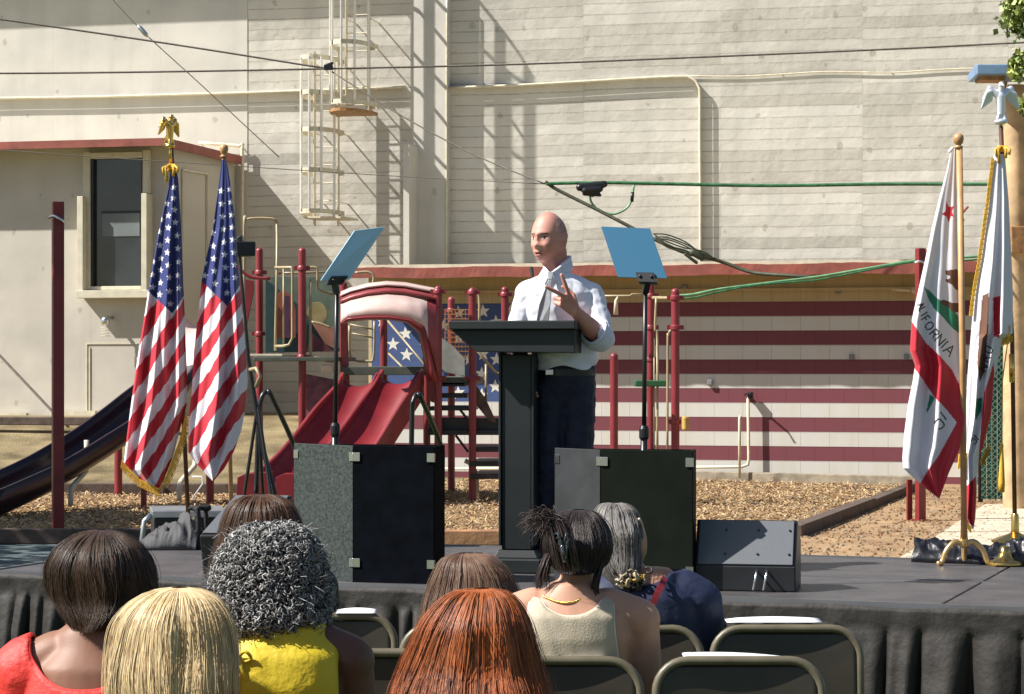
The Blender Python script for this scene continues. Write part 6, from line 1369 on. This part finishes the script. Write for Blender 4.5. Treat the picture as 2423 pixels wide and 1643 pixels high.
for i in range(40):
    t_ = i / 39; x = 1287 + (1392 - 1287) * t_; y = 1412 + 20 * math.sin(PI * t_ * .9) - 10 * t_; nk.ell(P(x, y, D - .098 + .03 * (2 * t_ - 1) ** 2), .0035, nu=8, nv=6)
nk.build('necklace', M['gold'], tG, smooth=True)
# H grey haired, navy shirt, red strap
D = 7.2; cx_ = 1466; s_ = F / D
tH, hH, zs = seated_body(XD(1542, D), D, top_z(1200, D), SKT, mk('navy_blue_cotton', (.010, .016, .05), .7, var=.2, bump=.3, bscale=40), 'person with grey streaked hair tied low, navy shirt and a red shoulder strap', head_h=.225, wsh=.145, top_style='shirt', shift=XD(cx_, D) - XD(1542, D) + .012, yaw=-.55, group=AUD)
hmH = hair_mat('grey_streaked_hair', [(.035, .03, .027), (.10, .088, .08), (.27, .25, .235), (.022, .02, .018), (.15, .135, .12)], .35)
shH = Shell((XD(cx_, D), D, top_z(1191, D)), head_shell([(1191, 1440, 1470), (1194, 1425, 1485), (1205, 1412, 1500), (1225, 1404, 1512), (1260, 1405, 1518), (1300, 1408, 1518), (1335, 1416, 1514), (1365, 1430, 1506), (1385, 1448, 1496)], D, cx_, 1191, 1.2))
base = shell_mesh(shH, (1380 - 1191) / s_, hmH, tH, k=.94); straight_hair(tH, shH, (1385 - 1191) / s_, hmH, 1700, rn, w=.0022, parent=base, wave=.002, zjit=.15)
pf = MB(); ry = Matrix.Identity(3)
for i in range(70): c = P(1492, 1372, D - .11) + Vector((rn.gauss(0, .022), rn.gauss(0, .012), rn.gauss(0, .014))); r = .009; ax = Vector((rn.gauss(0, 1), rn.gauss(0, 1), rn.gauss(0, 1))).normalized(); x_ = ax.orthogonal(); y_ = ax.cross(x_); pf.tube([c + (x_ * math.cos(j * .8) + y_ * math.sin(j * .8)) * r for j in range(7)], .0035, 5, m=rn.choice((0, 1, 2)))
pf.build('scrunchie', [mk('scrunchie_cream', (.42, .35, .24), .7), mk('scrunchie_black', (.03, .025, .02), .6), mk('scrunchie_ochre', (.45, .28, .04), .6)], base, smooth=True)
MB().tube(smoothpath([P(1512, 1228, D - .05), P(1519, 1240, D - .02), P(1521, 1262, D + .02)], 4), .004, 6).build('glasses_temple', mk('pale_frame', (.6, .5, .4), .3), tH, smooth=True)
sp0 = smoothpath([P(1574, 1368, D - .10), P(1560, 1395, D - .152), P(1540, 1440, D - .158), P(1520, 1490, D - .155), P(1500, 1560, D - .15)], 4); sm = MB()
for a_, b_ in zip(sp0, sp0[1:]): sm.beam(a_, b_, .020, .004, up=(0, -1, 0))
sm.build('shoulder_strap', mk('dark_red_leather', (.22, .02, .03), .45), tH)

# ------------------------------------------------------------------ folding chairs
M['chair_frame'] = mk('khaki_painted_tube', (.125, .108, .07), .4, var=.15, scale=14); M['chair_panel'] = mk('dark_brown_steel_panel', (.030, .025, .017), .4, var=.2, scale=9); M['rubber'] = mk('black_rubber_tip', (.02, .02, .02), .8)
def make_chair(D):
    t = thing('folding_chair', 'x', 'chair', (0, 0, 0), 'folding metal chairs in the audience rows'); hw = .222; zt = .87; rr = .085
    V = lambda x, y, z: Vector((x, y, z)); by = lambda z: -.02 - (zt - z) * .10 + .085                       # back leans
    pts = [V(-hw, .36, .012), V(-hw, .20, .28), V(-hw, by(.5), .50), V(-hw, by(zt - rr) - .0, zt - rr)] + [V(-hw + rr - rr * math.cos(a), by(zt), zt - rr + rr * math.sin(a)) for a in [PI / 2 * i / 7 for i in range(1, 8)]]
    pts = [V(x, by(z) if z > .5 else y, z) for x, y, z in [tuple(p) for p in pts]]; pts += [V(-p.x, p.y, p.z) for p in reversed(pts)]
    MB().tube(pts, .0125, 10).build('frame', M['chair_frame'], t, smooth=True)
    for s in (-1, 1):
        MB().tube([V(s * .20, -.20, .012), V(s * .20, .10, .33), V(s * .20, .16, .42)], .0115, 10).build('leg', M['chair_frame'], t, smooth=True)
        for y_, x_ in ((-.205, .20), (.365, hw)): MB().tube([V(s * x_, y_, 0), V(s * x_, y_, .03)], .016, 10).build('foot_cap', M['rubber'], t)
    MB().tube([V(-.20, -.12, .10), V(.20, -.12, .10)], .009, 8).build('stretcher', M['chair_frame'], t); MB().tube([V(-hw, .30, .12), V(hw, .30, .12)], .009, 8).build('stretcher', M['chair_frame'], t)
    pl = [];
    def back(u, v):
        x = (u - .5) * 2 * (hw - .009); z = zt - .008 - .235 * v; c_ = max(0, abs(x) - (hw - rr)); cut = rr - math.sqrt(max(0, rr * rr - c_ * c_)) if v < .5 else 0
        z = min(z, zt - .009 - cut); return V(x, by(z) + .022 * (1 - (2 * u - 1) ** 2) - .002, z)
    o = MB().grid(back, 30, 14).build('backrest', M['chair_panel'], t, smooth=True); s_ = o.modifiers.new('s', 'SOLIDIFY'); s_.thickness = .006
    MB().box((0, .21, .445), (.40, .38, .022)).build('seat', M['chair_panel'], t, bevel=.01)
    MB().ell((.055, by(.78) - .008, .78), (.012, .004, .009)).build('sticker', M['white'], t) if False else None
    return t
proto = make_chair(0)
def dup(r, loc, rz):
    c = r.copy(); COL.objects.link(c); c.location = loc; c.rotation_euler = (0, 0, rz)
    for ch_ in list(r.children):
        d = ch_.copy(); COL.objects.link(d); d.parent = c
    return c
chairs = [(1860, 7.05, 'empty khaki folding chair in front of the stage skirt at the right'), (1483, 7.05, 'khaki folding chair behind the person in the navy shirt'), (1126, 7.05, 'khaki folding chair mostly hidden by the brown haired person and the redhead'), (766, 7.35, 'khaki folding chair whose right corner shows beside the curly grey hair'),
          (1748, 6.25, 'nearest empty folding chair at the lower right with a paper on its top rail'), (1318, 6.25, 'khaki folding chair behind the person in the cream tank top'), (905, 6.42, 'khaki folding chair between the yellow top and the red hair')]
for i, (px, D, lab) in enumerate(chairs):
    c = proto if i == 0 else dup(proto, (0, 0, 0), 0); c.location = (XD(px, D), D - .06, 0); c.rotation_euler = (0, 0, random.uniform(-.04, .04)); c['label'] = lab
    c.location.z = {0: -.005, 4: .0, 1: -.005}.get(i, 0)
def paper(px0, px1, py, D, label, tilt=0):
    a, b = P(px0, py + 8, D + .015), P(px1, py + 8, D + .015); b.z -= tilt; mb = MB(); u = b - a
    def fn(s, v):
        if v < .5: return a + u * s + Vector((0, -.012 + .010 * v, -.05 + .11 * v + .006 * math.sin(s * 5)))
        return a + u * s + Vector((0, -.002 + .04 * (v - .5) * 2, .005 + .006 * math.sin(s * 5) - .06 * (v - .5) * 2))
    o = mb.grid(lambda s, v: a + u * s + Vector((0, .09 * v, .012 + .006 * math.sin(s * 3) * v + .002 * v)), 10, 8).build('paper', M['white'], None, smooth=True, loc=a); k = o.modifiers.new('s', 'SOLIDIFY'); k.thickness = .0012
    return tag(o, label, 'paper', 'white sheets lying on the chair backs')
paper(1720, 1946, 1474, 7.04, 'white sheet resting on the top rail of the right empty chair'); paper(1618, 1870, 1558, 6.24, 'white sheet resting on the nearest empty chair', .012)
paper(1340, 1435, 1563, 6.24, 'white sheet behind the person in the cream tank top'); paper(793, 888, 1452, 7.32, 'white sheet on the chair beside the curly grey hair')
# ------------------------------------------------------------------ the speaker
D = 12.05
mk_ = on_stage(1330, 1346)
sp = thing('person', 'speaker in white shirt with rolled sleeves and grey tie gesturing behind the lectern', 'person', (P(1315, 860, D).x, D, SZ))
SKS = skin('skin_sun_flushed', (.50, .19, .14), (.62, .31, .24))
WSH = mk('white_cotton_shirt', (.74, .75, .82), .6, var=.03, bump=.25, bscale=50, dist=.004); NAVY = mk('dark_navy_trousers', (.008, .011, .030), .7, var=.25, scale=14, bump=.2, bscale=60)
S = lambda x, y, d=0.0: P(x, y, D + d)
YAW = math.radians(180 - 35); HR = Matrix.Rotation(YAW, 3, 'Z') @ Matrix.Rotation(-.10, 3, 'X')      # face turned to the viewer's left
HC = S(1299, 563, .0); hk = 1.09
mb = MB(); head_prims(mb, HC, HR, hk)
mb.cap(S(1320, 655, .03), S(1316, 590, .035), .062, .054)
fdir = HR @ Vector((0, 1, 0)); mb.cap(HC + fdir * .03 - Z3 * .085, S(1310, 645, -.01), .034, .045)
mb.loft([(S(1335, 900), .135, .10), (S(1335, 860), .130, .09), (S(1332, 800), .155, .11), (S(1326, 730), .17, .12, 2.3), (S(1322, 695), .165, .11, 2.3), (S(1318, 668), .12, .09), (S(1314, 645), .07, .06)])
shR, elR, wrR = S(1396, 700, .02), S(1420, 800, -.10), S(1362, 738, -.28)
shL, elL, wrL = S(1250, 700, .0), S(1224, 795, .03), S(1238, 868, -.06)
mb.cap(S(1345, 672, .02), shR, .045, .055); mb.cap(shR, elR, .054, .044); mb.cap(elR, elR.lerp(wrR, .35), .044, .047); mb.cap(elR.lerp(wrR, .35), wrR, .050, .030)
mb.cap(S(1290, 672, .02), shL, .045, .055); mb.cap(shL, elL, .052, .044); mb.cap(elL, wrL, .048, .030)
dF = (S(1322, 693, -.34) - wrR).normalized(); bk = Vector((-.2, -.75, -.35))
# raised hand: index and middle out, others curled
hand_prims(mb, wrR, dF, Vector((.15, -1, .1)), Vector((.5, 0, 1)), [(.05, .08, .05), (.10, .10, .05), (1.1, 1.4, .8), (1.2, 1.5, .9)], 1.13, thumb=(.9, .9), spread=(.42, -.34, -.45, -.55))
hand_prims(mb, wrL, Vector((.1, -.25, -1)), Vector((-1, 0, 0)), Vector((0, -1, 0)), [REL] * 4, 1.0)
hipL, knL, anL = S(1302, 932), S(1292, 1105, -.02), S(1277, 1290, .02); hipR, knR, anR = S(1365, 932), S(1368, 1110, -.03), S(1372, 1300, .0)
for a, b, c in ((hipL, knL, anL), (hipR, knR, anR)):
    c.z = SZ + .10; mb.cap(a, b, .088, .060); mb.cap(b, c, .058, .042); mb.cap(c - Z3 * .04, c + Vector((-.03, -.16, -.06)), .036, .03)
me = remesh(mb, .0042, 2, 'body', [SKS, LIP, EYEW, EYED, BROW, MOUTH]); face_colour(me, HC, HR, hk)
put(me, 'body', sp)
# hair: close cropped grey at the sides, thin on top
hmS = hair_mat('cropped_grey_hair', [(.42, .31, .27), (.52, .43, .39), (.66, .60, .56), (.45, .33, .28)], .5); hb_ = MB(); rn2 = random.Random(2)
hb_cnt = 0
while hb_cnt < 4200:
    d = Vector((rn2.gauss(0, 1), rn2.gauss(0, 1), rn2.gauss(0, 1))).normalized()
    topz = d.z > .55; hairline = d.y < .35 - .75 * max(0, -d.z + .0) if not topz else d.y < .25
    if d.z < -.45 or not hairline or (abs(d.x) > .8 and d.y > -.1 and d.z < .12): continue
    edge_ = (.25 if topz else .35 - .75 * max(0, -d.z)) - d.y
    if rn2.random() > min(1, .08 + edge_ * 2.2): continue
    if d.z > .62 and rn2.random() < .5: continue
    j = max(0, -d.z - .12); p = Vector((d.x * .0765 * (1 - .42 * j ** 1.2), d.y * .0975 * (1.04 if d.y < 0 and d.z > 0 else 1), d.z * .119)); p = HC + HR @ (p * hk * .998)
    n_ = HR @ Vector((d.x / .076, d.y / .097, d.z / .118)).normalized(); f_ = HR @ Vector((0, .5, -.5)); e = p + n_ * .0035 + (f_ - n_ * f_.dot(n_)) * .007 + Vector((rn2.gauss(0, .0015), 0, rn2.gauss(0, .0015)))
    hb_.tube([p - n_ * .002, (p + e) / 2 + n_ * .0015, e], [.0008, .0007, .0003], 3, cap=False); hb_cnt += 1
hb_.build('hair', hmS, sp, smooth=True)
# shirt
g_ = MB(); e = .006
g_.loft([(S(1338, 893), .150 + e, .115 + e), (S(1337, 872), .150 + e, .118 + e), (S(1333, 845), .165 + e, .125 + e), (S(1332, 800), .172 + e, .13 + e), (S(1327, 730), .180 + e, .13 + e, 2.3), (S(1322, 695), .175 + e, .12 + e, 2.3), (S(1318, 668), .130 + e, .098 + e), (S(1317, 652), .075 + e, .074 + e), (S(1317, 634), .058, .062)])
g_.cap(S(1345, 674, .02), shR, .052 + e, .064 + e); g_.cap(shR, elR, .066 + e, .066 + e); g_.cap(elR + Vector((.01, 0, .0)), elR.lerp(wrR, .16), .066, .062); 
g_.cap(S(1290, 674, .02), shL, .052 + e, .062 + e); g_.cap(shL, elL, .062 + e, .058 + e); g_.cap(elL, elL.lerp(wrL, .2), .062, .058)
def wr_(c, n):
    u = (c - S(1320, 760)); return .010 * (abs(noise.noise(Vector((c.x * 8 + c.z * 5, c.y * 8, c.z * 12 - c.x * 7)))) - .25) + .003 * noise.noise(Vector((c.x * 24, c.y * 20, c.z * 30))) + (.006 * math.sin(c.z * 60 + c.x * 30) if c.z < S(0, 835).z else 0)
sm_ = remesh(g_, .0065, 3, 'shirt', [WSH], wr_)
zneck = S(0, 645).z; dA = (wrR - elR).normalized(); dL_ = (wrL - elL).normalized(); zh = S(0, 872).z
def segd(c, a, b):
    d = b - a; t = max(0, min(1, (c - a).dot(d) / d.dot(d))); return (c - a - d * t).length
def keep(c):
    if c.z > zneck: return False
    if c.z < zh + .012 * math.sin(c.x * 30) - (.0): return False
    if (c - elR).dot(dA) > .062 and (c - elR).length < .22 and (c - elR - dA * (c - elR).dot(dA)).length < .085 and segd(c, shR, elR) > .080 and c.x < elR.x - .02: return False
    if (c - elL).dot(dL_) > .07 and (c - elL).length < .2 and (c - elL - dL_ * (c - elL).dot(dL_)).length < .085 and c.y < elL.y + .12: return False
    return True
trim(sm_, keep, 12); shirt = put(sm_, 'shirt', sp); k = shirt.modifiers.new('s', 'SOLIDIFY'); k.thickness = .004; k.offset = 1
for c0, dd, r in ((elR, dA, .074), (elL, dL_, .068)):    # rolled cuffs
    q_ = Vector((0, 0, 1)).rotation_difference(dd); mb = MB()
    for off, rr in ((.045, r), (.062, r * .93)):
        mb.tube([c0 + dd * off + q_ @ Vector((math.cos(a) * rr * (1 + .05 * math.sin(3 * a)), math.sin(a) * rr, .006 * math.sin(2 * a + off * 50))) for a in [2 * PI * i / 24 for i in range(25)]], .011, 8)
    mb.build('cuff', WSH, shirt, smooth=True)
# collar leaves
kn_ = S(1288, 650, -.115); co_ = MB()
for pts in ([S(1288, 629, -.04), S(1275, 650, -.09), S(1287, 676, -.13), S(1301, 646, -.12)], [S(1350, 604, .03), S(1357, 634, .0), S(1324, 674, -.125), S(1304, 645, -.12)]):
    co_.prism(pts, Vector((0, .010, 0)))
co_.tube(smoothpath([S(1287, 630, -.02), S(1302, 647, -.11), S(1332, 627, -.06), S(1350, 609, .03), S(1330, 611, .09), S(1300, 620, .07), S(1287, 630, -.02)], 5), .007, 8)
co_.build('collar', WSH, shirt, bevel=.003)
TIE = mk('silver_grey_tie', (.36, .37, .39), .45, var=.15, scale=40)
tm = MB(); tm.prism([S(1295, 643, -.135), S(1311, 643, -.135), S(1306, 662, -.15), S(1297, 662, -.15)], (0, .02, 0))
tm.prism([S(1297, 663, -.15), S(1306, 663, -.15), S(1303, 720, -.168), S(1294, 800, -.168), S(1262, 800, -.168), S(1276, 720, -.168)], (0, .008, 0)); tm.build('tie', TIE, sp, bevel=.003)
# button placket and belt
bt = MB().loft([(S(1338, 889), .158, .124), (S(1338, 874), .158, .124)], 36); belt = bt.build('belt', M['black_metal'], sp); MB().box(S(1300, 881, -.128), (.04, .008, .03)).build('buckle', M['chrome'], belt, bevel=.003)
tr = MB(); tr.loft([(S(1338, 960), .10, .09), (S(1338, 925), .158, .12), (S(1338, 880), .155, .122), (S(1338, 862), .146, .110)])
for a, b, c in ((hipL, knL, anL), (hipR, knR, anR)): tr.cap(a, b, .102, .078); tr.cap(b, Vector((c.x, c.y, SZ + .06)), .076, .066)
tm_ = remesh(tr, .008, 3, 'trousers', [NAVY], lambda c, n: .008 * noise.noise(Vector((c.x * 10, c.y * 10, c.z * 18))) + .005 * noise.noise(c * 30)); put(tm_, 'trousers', sp)
for c in (anL, anR):
    m2 = MB(); m2.cap(Vector((c.x, c.y + .02, SZ + .045)), Vector((c.x - .05, c.y - .20, SZ + .038)), .045, .036); put(remesh(m2, .008, 2, 'shoe', [M['black_metal']]), 'shoe', sp)
